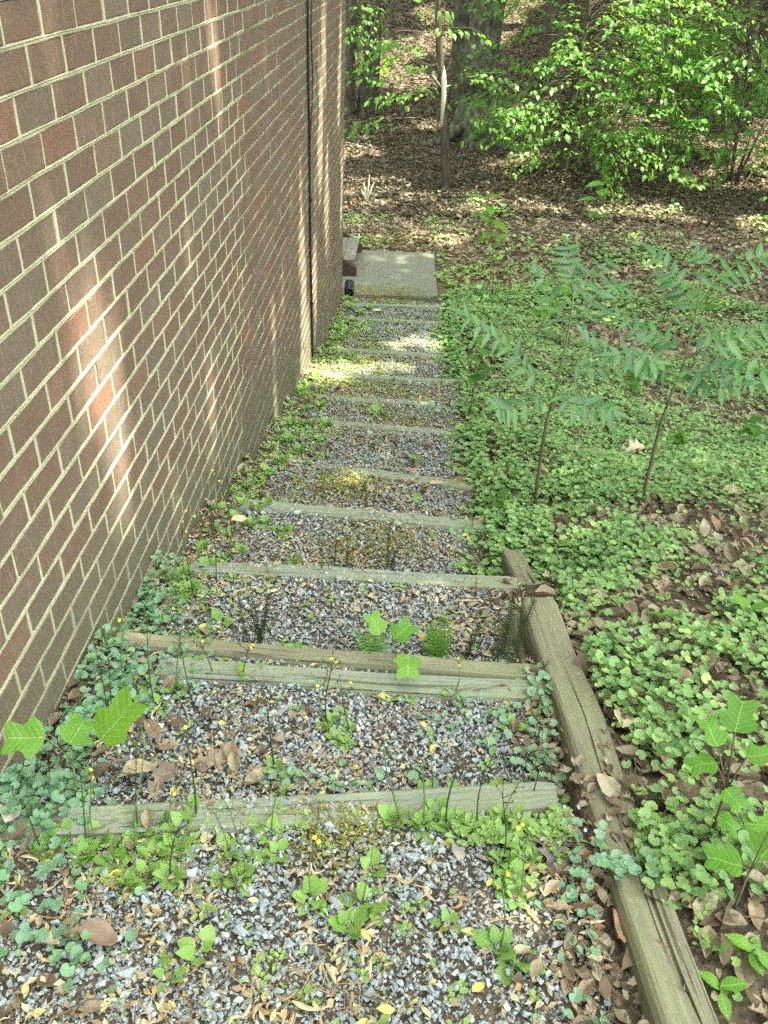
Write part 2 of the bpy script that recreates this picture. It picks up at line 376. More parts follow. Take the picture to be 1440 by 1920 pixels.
# ------------------------------------------------------------------ the ground
ys = [-6, -4, -2.5, -1.5, -.8, -.3]
ys += list(np.arange(0, 11.6, .045)) + list(np.arange(11.7, 20, .16)) + list(np.arange(20, 34, .5)) + list(np.arange(36, 91, 3))
for t in TY[:-1]: ys += [t - .0015, t + .0015]
ys += [9.498, 9.502]
ys = np.unique(np.array(ys))
xs = np.array([-40, -25, -15, -9, -6, -4, -2.5, -1.5, -.8, -.3] + list(np.arange(0, 1.2, .06)) + [1.2335, 1.2365, 1.29] + list(np.arange(1.35, 4.5, .075)) + list(np.arange(4.6, 9, .2)) + list(np.arange(9.3, 16, .5)) + [17, 19, 22, 26, 32, 40, 55])
X, Y = np.meshgrid(xs, ys)
Z = gh(X, Y)
Z = np.where((X < -.02) & (Y < 9.3), profile(Y) - .4, Z)
slabmask = (X > -.25) & (X < 1.06) & (Y > 9.5) & (Y < 11.4); Z = np.where(slabmask, Z - .06, Z)
nx, ny = len(xs), len(ys)
i0 = (np.arange(ny - 1)[:, None] * nx + np.arange(nx - 1)[None]).ravel()
setting('ground', mesh_fast('ground', np.stack([X.ravel(), Y.ravel(), Z.ravel()], 1), [np.stack([i0, i0 + 1, i0 + nx + 1, i0 + nx], 1)], True), M['ground'])

# ------------------------------------------------------------------ the brick wall
BW, BH, JT = .2032, .0813, .0108
WY0, WY1 = -2.2, 9.53
ZL1 = -.2084                     # the centre of one bed joint, fitted to the photograph
YB0 = 1.8345                     # a head joint of the even rows
wall = thing('brick_wall', 'long red brown brick house wall with pale raised mortar joints running down the left side', 'wall', (0, WY1 / 2, -3.5))
wallz = -3.5; wally = WY1 / 2
def wl(V): V = np.array(V, float); V[:, 1] -= wally; V[:, 2] -= wallz; return V
kmin = -44; kmax = 42            # joints counted upward from ZL1
prof = []
for k in range(kmin, kmax):
    z = ZL1 + k * BH; h = JT / 2
    prof += [(-.0075, z - h - .002), (.0012, z - h + .0003), (.0026, z - .0012), (-.0024, z + .0002), (-.0030, z + .0014), (.0020, z + .0026), (.0010, z + h - .0003), (-.0075, z + h + .002)]
prof = np.array(prof)
yy = np.arange(WY0, WY1 + .001, .05); yy[-1] = WY1 - .006
npf = len(prof)
V = np.zeros((len(yy), npf, 3)); V[:, :, 1] = yy[:, None]
wob = (vnoise(yy[:, None] * 1.0, prof[None, :, 1] * 8, .13, 31) - .5) * .0035
V[:, :, 0] = prof[None, :, 0] + (vnoise(yy[:, None], prof[None, :, 1] * 25, .08, 32) - .5) * .0022; V[:, :, 2] = prof[None, :, 1] + wob
i0 = (np.arange(len(yy) - 1)[:, None] * npf + np.arange(npf - 1)[None]).ravel()
mbm = MB(); mbm.add(wl(V.reshape(-1, 3)), np.stack([i0, i0 + npf, i0 + npf + 1, i0 + 1], 1))
zlo, zhi = prof[0, 1], prof[-1, 1]
mbm.add(wl([(-.004, WY1 - .006, zlo), (-.004, WY1 - .006, zhi), (-6, WY1 - .006, zhi), (-6, WY1 - .006, zlo), (-.004, WY0, zlo), (-.004, WY0, zhi), (-6, WY0, zhi), (-6, WY0, zlo)]),
        np.array([(0, 1, 2, 3), (4, 7, 6, 5), (1, 5, 6, 2), (3, 2, 6, 7)]))
link('mortar', mbm.mesh('mortar'), M['mortar'], wall)

def brick_template(L, r):
    """front face at x=0, centred; back ring sunk into the mortar"""
    H = BH - JT; V = []; n = 7
    per = [(u, -.5) for u in np.linspace(-.5, .5, n)[:-1]] + [(.5, v) for v in np.linspace(-.5, .5, 4)[:-1]] + [(u, .5) for u in np.linspace(.5, -.5, n)[:-1]] + [(-.5, v) for v in np.linspace(.5, -.5, 4)[:-1]]
    per = np.array(per); k = len(per)
    e = r.normal(0, .0009, (k, 2))
    back = np.stack([np.full(k, -.012), per[:, 0] * (L + .001) + e[:, 0], per[:, 1] * (H + .001) + e[:, 1]], 1)
    rim = np.stack([np.full(k, -.0012) + r.normal(0, .0005, k), per[:, 0] * L + e[:, 0], per[:, 1] * H + e[:, 1]], 1)
    front = np.stack([r.normal(0.0008, .0004, k), per[:, 0] * (L - .007) + e[:, 0], per[:, 1] * (H - .007) + e[:, 1]], 1)
    V = np.concatenate([back, rim, front, [[.001, -L * .25, 0], [.0006, L * .25, 0]]])
    T = []
    for a in range(2):
        for j in range(k):
            j2 = (j + 1) % k; T += [(a * k + j, a * k + j2, (a + 1) * k + j2), (a * k + j, (a + 1) * k + j2, (a + 1) * k + j)]
    ca, cb = 3 * k, 3 * k + 1
    for j in range(k):
        j2 = (j + 1) % k; m_ = (per[j, 0] + per[j2, 0]) / 2
        T.append((2 * k + j, 2 * k + j2, ca if m_ < 0 else cb))
    t = [j for j in range(k) if abs(per[j, 0]) < .01]
    T += [(2 * k + t[0], cb, ca), (2 * k + t[1], ca, cb)]
    return V, np.array(T)
rb = np.random.default_rng(3)
BT = [brick_template(BW - JT, rb) for _ in range(10)]
rows = []
for k in range(kmin, kmax - 1):
    zc = ZL1 + (k + .5) * BH
    off = 0 if k % 2 == 0 else .5           # joint row 1 below ZL1 is k=-1 (half bond)
    n0 = math.ceil((WY0 - YB0) / BW - off); 
    j = n0
    while True:
        ya = YB0 + (j + off) * BW; yb = ya + BW
        if ya > WY1 - .06: break
        rows.append((ya + BW / 2, zc, min(yb, WY1 + .0) - ya)); j += 1
rows = np.array(rows)
foot = profile(rows[:, 0])
rows = rows[rows[:, 1] > foot - .12]
hj = np.array([(-.0075, -.0075, -.5), (.0006, -.0055, -.5), (.0026, .0002, -.5), (.0004, .0056, -.5), (-.0075, .0075, -.5), (-.0075, -.0072, .5), (.0008, -.0058, .5), (.0022, -.0004, .5), (.0006, .0053, .5), (-.0075, .0075, .5)]) * (1, 1, BH)
hjT = np.array([t for i in range(4) for t in ((i, i + 1, i + 6), (i, i + 6, i + 5))])
nh = len(rows); rh = np.random.default_rng(12)
mb = scatter([(hj, hjT)], wl(np.stack([rh.normal(-.0004, .0009, nh), rows[:, 0] - BW / 2 + rh.normal(0, .0012, nh), rows[:, 1]], 1)), rot_mats(rh.normal(0, .02, nh), rh.normal(0, .015, nh), np.zeros(nh)), rh.uniform(.85, 1.1, (nh, 3)) * np.array([1, 1, 0]) + np.array([0, 0, 1.0]))
link('head_joints', mb.mesh('head_joints'), M['mortar'], wall)['kind'] = 'stuff'
PX, PY, PA = project(np.stack([np.zeros(len(rows)), rows[:, 0], rows[:, 1]], 1))
vis = (PA > .2) & (PX > -30) & (PX < 700) & (PY > -30) & (PY < 1560) & (rows[:, 2] > BW * .9)
d0 = np.stack([np.zeros(len(rows)), rows[:, 0], rows[:, 1]], 1) - CAM
area = np.where(vis, CAM[0] / (np.linalg.norm(d0, axis=1) ** 3), 0)
order = np.argsort(-area); big = order[:290]; rest = order[290:]
# which rows fall inside the frame a little further out stay in the joined mesh
BM = [mesh_fast('brick', v, [t]) for v, t in BT]
for me in BM: me.materials.append(M['brick'])
for i in big:
    o = link('brick', BM[int(rb.integers(0, 10))], None, wall)
    o.location = (float(-.0002 + rb.normal(0, .0008)), float(rows[i, 0] - wally + rb.normal(0, .0012)), float(rows[i, 1] - wallz + rb.normal(0, .0007)))
    o.rotation_euler = (float(rb.normal(0, .003)), 0, float(rb.normal(0, .004)))
n = len(rest); R = rot_mats(rb.normal(0, .004, n), rb.normal(0, .003, n), np.zeros(n))
sc = np.ones((n, 3)); sc[:, 1] = (rows[rest, 2] - JT) / (BW - JT)
pos = np.stack([.0035 + rb.normal(0, .0009, n), rows[rest, 0] - (BW - rows[rest, 2]) / 2, rows[rest, 1]], 1)
bo = link('bricks', scatter(BT, wl(pos), R, sc, rb.integers(0, 10, n)).mesh('bricks'), M['brick'], wall); bo['kind'] = 'stuff'

# cables on the wall
def cable(name, label, pts, r, x):
    P = np.array([on_wall(px, py, x) for px, py in pts])
    base = P[-1].copy(); mb = MB(); mb.tube(P - base, r, 7)
    return thing(name, label, 'cable', base, mesh=mb.mesh(name, True), mat=M['black'])
top = on_wall(577, 0, .02)
ca = cable('wall_cable', 'thicker black cable running straight down the brick wall to the ground', [(574, -160), (577, 0), (578, 150), (580, 240), (580.5, 330), (582, 480), (584, 560), (586, 668)], .0085, .016)
clip = MB()
for px, py in ((580, 245), (582, 375), (584, 570)):
    p = on_wall(px, py, .014) - np.array(ca.location); clip.box(p - (.012, .016, .012), p + (.010, .016, .012))
link('cable_clip', clip.mesh('cable_clip'), M['black'], ca)
cable('wall_cable', 'thinner second black cable bowing away beside the main cable high on the wall', [(584, -160), (584, 0), (583, 60), (586, 140), (585.5, 190), (582.5, 245), (581.5, 262)], .005, .024)

# ------------------------------------------------------------------ timbers
def timber(name, label, A, B, width, height, mat, cat='timber', seed=0, group=None, crack=True, lift=0):
    """a landscape timber lying from A to B (top centre points), flat top, rounded sides"""
    A = np.asarray(A, float); B = np.asarray(B, float); L = np.linalg.norm(B - A)
    r = np.random.default_rng(seed + 100)
    hw = width / 2; k = 17
    top = [(u, 0.0) for u in np.linspace(-.72, .72, 11)]
    sec = [(-.62, -1), (-.93, -.88), (-1.0, -.5), (-.95, -.16), (-.84, -.035)] + top + [(.84, -.035), (.95, -.16), (1.0, -.5), (.93, -.88), (.62, -1)]
    sec = np.array(sec); ns = len(sec)
    nl = max(6, int(L / .03)); t = np.linspace(0, 1, nl)
    V = np.zeros((nl, ns, 3)); V[:, :, 0] = (t * L - L / 2)[:, None]
    V[:, :, 1] = sec[None, :, 0] * hw; V[:, :, 2] = sec[None, :, 1] * height
    V[:, :, 1] += (vnoise(t[:, None] * L, sec[None, :, 0] * .05, .25, seed) - .5) * .010
    V[:, :, 2] += (vnoise(t[:, None] * L, sec[None, :, 0] * .3, .3, seed + 1) - .5) * .009 + (vnoise(t[:, None] * L, sec[None, :, 0], .05, seed + 2) - .5) * .003
    if crack:
        for q in range(2):
            c = int(r.integers(7, 13)); s0 = r.uniform(0, .5); s1 = s0 + r.uniform(.3, .6)
            f = np.clip((t - s0) / .1, 0, 1) * np.clip((s1 - t) / .1, 0, 1)
            V[:, c, 2] -= f * (.006 + .004 * r.random())
            V[:, c, 1] += (vnoise(t * L, t * 0, .12, seed + 9 + q) - .5) * .008
            for e_ in (c - 1, c + 1): V[:, e_, 1] += f * .80 * (V[:, c, 1] - V[:, e_, 1])
    # worn, slightly rounded ends
    for e, s_ in ((0, 1), (nl - 1, -1)):
        V[e, :, 1] *= .9; V[e, :, 2] = V[e, :, 2] * .92 - height * .02; V[e, :, 0] += r.normal(0, .003, ns)
    q = []
    for i in range(nl - 1):
        for j in range(ns): q.append((i * ns + j, (i + 1) * ns + j, (i + 1) * ns + (j + 1) % ns, i * ns + (j + 1) % ns))
    mb = MB(); mb.add(V.reshape(-1, 3), np.array(q))
    for e, flip in ((0, False), (nl - 1, True)):
        c = V[e].mean(0); idx = np.arange(ns)
        tri = [(ns, j, (j + 1) % ns) if not flip else (ns, (j + 1) % ns, j) for j in range(ns)]
        mb.add(np.concatenate([V[e], [c]]), np.array(tri))
    o = thing(name, label, cat, ((A + B) / 2), group=group, mesh=mb.mesh(name, False), mat=M[mat])
    d = (B - A) / L
    o.rotation_euler = (0, -math.asin(d[2]), math.atan2(d[1], d[0]))
    return o
H = .105
timber('step_timber', 'nearest step timber, slanting across the gravel behind the leafy weed clumps', (.03, 1.083, -1.545), (1.19, 1.262, -1.560), .088, H, 'timber', seed=1)
timber('step_timber', 'nearer timber of the close pair lying side by side below the ferns', (.20, 1.635, -1.612), (1.215, 1.632, -1.612), .074, H, 'timber', seed=2)
timber('step_timber', 'farther darker timber of the close pair, touching the fern and the seedling', (.06, 1.727, -1.608), (1.205, 1.695, -1.606), .056, H, 'timber_brown', seed=3)
timber('step_timber', 'pale clean step timber just beyond the ferns and dark stems', (.12, 2.270, -1.768), (1.215, 2.285, -1.770), .075, H, 'timber', seed=4)
timber('step_timber', 'step timber ending beside the thin walnut sapling stem, fourth step down', (.15, 2.975, -1.980), (1.22, 2.915, -1.975), .08, H, 'timber', seed=5)
timber('step_timber', 'mossy step timber crossing slantwise above the dark mossy gravel, fifth step down', (.16, 3.745, -2.212), (1.22, 3.55, -2.193), .072, H, 'timber', seed=6)
timber('step_timber', 'step timber half buried in litter, sixth step down', (.28, 4.562, -2.426), (1.22, 4.53, -2.424), .07, H, 'timber', seed=7)
timber('step_timber', 'short visible step timber almost lost in brown litter, seventh step down', (.2, 5.24, -2.588), (1.0, 5.21, -2.588), .07, H, 'timber', seed=8)
timber('step_timber', 'sunlit step timber beside the foot of the black cable', (.16, 5.98, -2.774), (1.22, 6.01, -2.776), .07, H, 'timber', seed=9)
timber('step_timber', 'step timber just past the black cable with gravel lit beyond it', (.12, 6.90, -2.947), (1.1, 6.85, -2.945), .07, H, 'timber', seed=10)
timber('step_timber', 'step timber second nearest to the concrete slab', (.08, 8.34, -3.230), (1.22, 8.36, -3.232), .075, H, 'timber', seed=11)
timber('step_timber', 'farthest step timber lying right before the concrete slab', (.06, 9.06, -3.350), (1.22, 9.16, -3.354), .075, H, 'timber', seed=12)
def ray_z(px, py, z):
    d = ray(px, py); return CAM + d * (z / d[2])
Bn = ray_z(1012, 1119, -1.625); An = ray_z(1296, 1912, -1.492); An = Bn + (An - Bn) * 1.45
bt = timber('border_timber', 'long cracked edging timber on top along the right side of the near steps', An, Bn, .116, .10, 'timber_brown', seed=21)
dn = unit(Bn - An)
timber('border_timber', 'lower edging timber peeping out under the long cracked one', An + (-.030, 0, -.110), Bn + dn * .05 + np.array([-.024, 0, -.106]), .10, .10, 'timber_brown', seed=22, crack=False)
timber('border_timber', 'short edging timber half covered by ground ivy beyond the long one', (1.262, 2.31, -1.80), (1.236, 2.66, -1.905), .085, .10, 'timber_brown', seed=23)
timber('border_timber', 'far edging timber on the right of the last steps before the slab', (1.255, 7.9, -3.175), (1.245, 9.35, -3.365), .085, .10, 'timber', seed=25)

# ------------------------------------------------------------------ slab, steps, pipe
def slab():
    z = -3.435; c = [ray_z(645, 558, z), ray_z(822, 557, z), ray_z(814, 474, z), ray_z(672, 469, z)]
    c[0][0] = -.9; c[3][0] = -.9
    bm = bmesh.new(); ct = np.mean(c, 0)
    vs_ = [bm.verts.new((p[0] - ct[0], p[1] - ct[1], 0)) for p in c]
    f = bm.faces.new(vs_); r = bmesh.ops.extrude_face_region(bm, geom=[f])
    for v in r['geom']:
        if isinstance(v, bmesh.types.BMVert): v.co.z -= .11
    bmesh.ops.recalc_face_normals(bm, faces=bm.faces)
    bmesh.ops.bevel(bm, geom=bm.edges[:], offset=.012, segments=2, affect='EDGES')
    me = bpy.data.meshes.new('concrete_slab'); bm.to_mesh(me)
    return thing('concrete_slab', 'worn grey concrete slab at the foot of the timber steps', 'slab', ct, mesh=me, mat=M['concrete']), c
SL, sc_ = slab()
# wooden door steps rising to the left, behind the wall's corner
st = thing('wooden_steps', 'low wooden door steps with dark stringers at the left edge of the slab', 'steps', (0, 10.725, -3.435))
def stringer(y):
    bm = bmesh.new()
    pr = [(.112, .0), (.112, .10), (-.62, .57), (-.9, .57), (-.9, 0)]
    a = [bm.verts.new((x, y - .02, z + .001)) for x, z in pr]; b = [bm.verts.new((x, y + .02, z + .001)) for x, z in pr]
    bm.faces.new(a); bm.faces.new(b[::-1])
    for i in range(5): bm.faces.new((a[i], b[i], b[(i + 1) % 5], a[(i + 1) % 5]))
    bmesh.ops.recalc_face_normals(bm, faces=bm.faces)
    bmesh.ops.bevel(bm, geom=bm.edges[:], offset=.004, segments=1, affect='EDGES')
    me = bpy.data.meshes.new('stringer'); bm.to_mesh(me); return me
link('stringer', stringer(-.475), M['stained'], st); link('stringer', stringer(.475), M['stained'], st)
for (x, z, wdt) in ((.012, .150, .138), (-.132, .151, .138), (-.33, .335, .138), (-.474, .336, .138)):
    mb = MB(); mb.box((x - wdt / 2, -.452, z), (x + wdt / 2, .452, z + .036)); me = mb.mesh('tread_board')
    link('tread_board', me, M['tread_wood'], st)
# black corrugated drain pipe end
p = ray_z(657, 541, -3.38); p[0] = .075
pipe = thing('drain_pipe', 'black ribbed plastic drain pipe end lying by the wall corner on the slab', 'pipe', (p[0], p[1], -3.435))
mb = MB(); L = .30; nn = 27; th = np.arange(14) * 2 * np.pi / 14
def corr(r0, r1):
    V = []
    for i in range(nn):
        rr = r0 if i % 3 else r1 - .004
        V.append(np.stack([np.cos(th) * rr, np.full(14, (i / (nn - 1) - .5) * L), np.sin(th) * rr + .058], 1))
    return np.concatenate(V)
V = np.concatenate([corr(.056, .047), corr(.051, .043)]); q = []
for i in range(nn - 1):
    for j in range(14):
        a, b, c, d = i * 14 + j, i * 14 + (j + 1) % 14, (i + 1) * 14 + (j + 1) % 14, (i + 1) * 14 + j
        q += [(a, b, c, d)]; o_ = nn * 14; q += [(o_ + d, o_ + c, o_ + b, o_ + a)]
for j in range(14):
    j2 = (j + 1) % 14; o_ = nn * 14
    q += [(j2, j, o_ + j, o_ + j2)]; e = (nn - 1) * 14; q += [(e + j, e + j2, o_ + e + j2, o_ + e + j)]
mb.add(V, np.array(q)); po = link('pipe_wall', mb.mesh('pipe_wall', False), M['black'], pipe)
pipe.rotation_euler = (0, 0, rad(4))

# ------------------------------------------------------------------ leaf templates  (leaf lies along +x, normal +z, length 1)
def leaf(edge, mids=None, fold=.12, droop=.25, wave=0., seed=0, tip=None):
    """edge: list of (t, halfwidth); mids: matching midrib positions"""
    edge = np.array(edge, float); k = len(edge)
    mt_ = edge[:, 0].copy() if mids is None else np.array(mids, float)
    r = np.random.default_rng(seed)
    def z(t, w): return fold * np.abs(w) - droop * t * t + wave * np.sin(9 * t + 5 * w + seed)
    Vm = np.stack([mt_, np.zeros(k), z(mt_, 0 * mt_)], 1)
    Vl = np.stack([edge[:, 0], edge[:, 1], z(edge[:, 0], edge[:, 1])], 1)
    Vr = np.stack([edge[:, 0], -edge[:, 1], z(edge[:, 0], -edge[:, 1])], 1)
    V = np.concatenate([Vm, Vl, Vr]); T = []
    for i in range(k - 1):
        T += [(i, i + 1, k + i + 1), (i, k + i + 1, k + i), (i, 2 * k + i + 1, i + 1), (i, 2 * k + i, 2 * k + i + 1)]
    uv = np.stack([V[:, 1], V[:, 0]], 1)
    return V, np.array(T), uv
def leaf_me(name, L, mat):
    me = mesh_fast(name, L[0], [L[1]], True, L[2]); me.materials.append(M[mat]); return me
WEED = [[(0, .012), (.16, .015), (.22, .07), (.27, .025), (.36, .13), (.41, .06), (.5, .22), (.6, .30), (.66, .255), (.74, .27), (.81, .20), (.89, .165), (.95, .07), (1, .0)],
        [(0, .015), (.25, .02), (.33, .09), (.38, .05), (.46, .24), (.56, .33), (.63, .28), (.71, .30), (.80, .22), (.88, .18), (.96, .07), (1, 0)],
        [(0, .012), (.30, .02), (.36, .20), (.46, .31), (.53, .275), (.61, .31), (.70, .25), (.79, .235), (.88, .14), (.95, .07), (1, 0)]]
WL = [leaf(e, None, .18, .18 + .12 * i, .02, i) for i, e in enumerate(WEED)] + [leaf(WEED[0], None, .05, .4, .035, 5), leaf(WEED[2], None, .25, .05, .03, 6)]
TUL_E = [(0, .02), (.02, .20), (.10, .36), (.26, .47), (.36, .52), (.46, .36), (.56, .31), (.68, .36), (.86, .40), (.98, .36), (.93, .18), (.84, 0)]
TUL_M = [0, .05, .12, .22, .32, .42, .52, .62, .70, .76, .81, .84]
TULL = [leaf(TUL_E, TUL_M, .10, .10, .02, 1), leaf(TUL_E, TUL_M, .22, .22, .03, 2), leaf(TUL_E, TUL_M, .02, .30, .02, 3)]
LANC = [(0, .01), (.06, .09), (.2, .145), (.4, .15), (.6, .125), (.8, .07), (.93, .025), (1, 0)]
WALN = [leaf(LANC, None, .25, .16, .01, 1), leaf(LANC, None, .12, .35, .015, 2)]
OVAL = [(0, .01), (.1, .13), (.3, .25), (.5, .27), (.7, .21), (.87, .10), (1, 0)]
OVATE = [leaf(OVAL, None, .12, .15, .01, 1), leaf(OVAL, None, .2, .3, .02, 4)]
OVAL5 = [(0, .01), (.25, .24), (.55, .26), (.82, .13), (1, 0)]
BEECH = [leaf(OVAL5, None, .15, .12, .0, 1), leaf(OVAL5, None, .1, .35, .0, 2)]
MAPLE_E = [(0, .03), (-.05, .22), (.18, .24), (.22, .5), (.42, .42), (.5, .22), (.66, .30), (.74, .14), (1, 0)]
MAPLE = [leaf(MAPLE_E, [0, .05, .15, .25, .38, .48, .62, .74, 1], .1, .2, .0, 1)]
OAK_E = [(0, .02), (.12, .08), (.2, .22), (.27, .09), (.36, .11), (.45, .34), (.52, .14), (.60, .15), (.70, .36), (.76, .16), (.84, .22), (.9, .1), (1, 0)]
OAKD = [leaf(OAK_E, None, .35, .2, .05, 2)]
def curl(L, amt, seed):
    V = L[0].copy(); r = np.random.default_rng(seed)
    V[:, 2] += amt * (np.abs(V[:, 1]) ** 1.5) * 2.2 + .06 * np.sin(7 * V[:, 0] + seed) + .05 * np.sin(11 * V[:, 1] + 3 * V[:, 0] + seed)
    return (V, L[1], L[2])
DEAD = [curl(leaf(OVAL, None, .1, .1, 0, 1), .6, 1), curl(leaf(OVAL, None, .1, -.2, 0, 2), .9, 2), curl(leaf(OVAL5, None, .2, .3, 0, 3), -.4, 3), curl(leaf(OAK_E, None, .1, .1, 0, 4), .4, 4), curl(leaf(OVAL5, None, .0, .0, 0, 5), .3, 5)]
def ivy_leaf(n, seed):
    r = np.random.default_rng(seed); k = n * 2
    th = np.linspace(-2.7, 2.7, k); rr = np.where(np.arange(k) % 2 == 0, .5, .465); rr[0] = rr[-1] = .40
    V = [(0, 0, -.05), (-.16, 0, -.02)]
    for a, b in zip(th, rr): V.append((b * math.cos(a), b * math.sin(a), .04 + .03 * math.sin(2 * a + seed) + .01 * r.normal()))
    T = [(0, 2 + i, 3 + i) for i in range(k - 1)] + [(0, 1, 2), (0, 1 + k, 1)]
    V = np.array(V); return V, np.array(T), np.stack([V[:, 1], V[:, 0]], 1)
IVY = [ivy_leaf(6, 1), ivy_leaf(7, 2)]; IVYLO = [ivy_leaf(3, 3), ivy_leaf(4, 4)]

# ------------------------------------------------------------------ gravel and debris (uncountable)
def hull(seed, n=9):
    r = np.random.default_rng(seed); P = r.normal(size=(n, 3)); P /= np.linalg.norm(P, axis=1)[:, None]; P *= r.uniform(.75, 1.1, (n, 1)); P *= (.5, .40, .29)
    bm = bmesh.new(); [bm.verts.new(p) for p in P]; bmesh.ops.convex_hull(bm, input=bm.verts[:]); bmesh.ops.triangulate(bm, faces=bm.faces[:])
    bm.verts.ensure_lookup_table(); bm.verts.index_update()
    used = [v for v in bm.verts if v.link_faces]; ix = {v.index: i for i, v in enumerate(used)}
    V = np.array([v.co[:] for v in used]); T = np.array([[ix[v.index] for v in f.verts] for f in bm.faces]); bm.free(); return V, T
STONES = [hull(s) for s in range(14)]
OCT = (np.array([(.5, 0, 0), (-.1, .42, .05), (-.45, -.1, 0), (.1, -.4, .05), (.03, .02, .34)]), np.array([(0, 1, 4), (1, 2, 4), (2, 3, 4), (3, 0, 4)]))
def path_pts(n, y0, y1, x0=.0, x1=PATH_R, r=rng):
    return r.uniform(x0, x1, n), r.uniform(y0, y1, n)
def gravel():
    mb = MB()
    for (y0, y1, dens, smin, smax) in ((.45, 1.75, 13000, .0085, .023), (1.75, 3.0, 9000, .010, .024), (3.0, 5.3, 5000, .013, .027), (5.3, 9.48, 2600, .018, .034)):
        n = int(PATH_R * (y1 - y0) * dens); x, y = path_pts(n, y0, y1)
        m1 = vnoise(x, y, .16, 41) * .6 + vnoise(x, y, .5, 42) * .4
        keep = rng.random(n) < np.clip(1.5 - 1.0 * np.maximum(0, m1 - .45) / .3, .4, 1)
        keep &= rng.random(n) < np.clip(.25 + (x - .05) / .35, .15, 1)          # litter and weeds cover it along the wall
        keep &= rng.random(n) < np.clip(.35 + (1.2 - x) / .2, .3, 1)
        x, y = x[keep], y[keep]; n = len(x)
        s = smin + (smax - smin) * rng.random(n) ** 2.2
        big_ = rng.random(n) < .012; s = np.where(big_, s * 1.5 + .010, s)
        z = gh(x, y) + s * .12 + rng.uniform(0, .013, n)
        scatter(STONES, np.stack([x, y, z], 1), rand_rot(n, .5), s[:, None] * rng.uniform(.8, 1.2, (n, 3)), None, mb=mb)
    x, y = path_pts(70000, .45, 9.48); y = .45 + 9.0 * rng.random(70000) ** 1.9; n = len(x)
    k = rng.random(n) < np.clip(.2 + (x - .03) / .3, .15, 1); x, y = x[k], y[k]; n = len(x)
    s = rng.uniform(.0045, .009, n) * (1 + .14 * y)
    scatter([OCT], np.stack([x, y, gh(x, y) + .001], 1), rand_rot(n, .6), s[:, None] * rng.uniform(.6, 1.3, (n, 3)), mb=mb)
    return mb.mesh('gravel')
setting('gravel', gravel(), M['gravel'], 'stuff')

def strip(n, length, width, bend, seed):
    t = np.linspace(-.5, .5, n); V = []
    for a in t:
        ww = width * (1 - (2 * abs(a)) ** 2.5 * .75)
        c = np.array([a * length, bend * (a * a) * length * 2, .1 * length * abs(a) * abs(bend)])
        V += [c + (0, ww / 2, 0), c - (0, ww / 2, 0), c + (0, 0, ww * .22)]
    T = []
    for i in range(n - 1):
        a = i * 3
        T += [(a, a + 2, a + 5), (a, a + 5, a + 3), (a + 2, a + 1, a + 4), (a + 2, a + 4, a + 5)]
    return np.array(V), np.array(T)
CHIPS = [strip(5, 1, .2, b, i) for i, b in enumerate((.1, .5, 1.0, 1.5, -.3))]
NEED = [strip(3, 1, .022, b, 1) for b in (.05, .2, -.15)]
BITS = [(np.array([(-.5, 0, 0), (0, .22, .08), (.5, .05, 0), (0, -.2, .03)]), np.array([(0, 2, 1), (0, 3, 2)])), (np.array([(-.5, .05, 0), (.1, .3, .12), (.5, -.1, .02), (-.05, -.25, .05)]), np.array([(0, 2, 1), (0, 3, 2)]))]
def debris(name, n, tm, size, mat, y0=.55, y1=5.5, clump=.5, seed=60, tilt=.25, up=.012, falloff=True):
    x, y = path_pts(n * 3, y0, y1, .0, PATH_R)
    if falloff: y = y0 + (y1 - y0) * rng.random(n * 3) ** (1.25 if name == 'leaf_crumbs' else 1.6)
    v = vnoise(x, y, .2, seed) * .7 + vnoise(x, y, .07, seed + 1) * .3
    k = np.nonzero(rng.random(n * 3) < np.clip((v - clump) * 4, .04, 1))[0][:n]; x, y = x[k], y[k]; n = len(x)
    s = rng.uniform(size[0], size[1], n)
    z = gh(x, y) + up + rng.uniform(0, .008, n)
    setting(name, scatter(tm, np.stack([x, y, z], 1), rand_rot(n, tilt), s).mesh(name), M[mat], 'stuff')
debris('leaf_crumbs', 11500, BITS, (.008, .024), 'chips', .5, 9.3, .38, 71, .5)
debris('wood_chips', 1500, CHIPS, (.016, .046), 'chips', .55, 7.0, .45, 60)
debris('pine_needles', 2600, NEED, (.045, .11), 'needles', .55, 6.0, .58, 64, .15)
debris('yellow_leaf_bits', 230, [BEECH[0][:2], BEECH[1][:2]], (.014, .034), 'yellow_bits', .6, 5, .4, 68, .4)

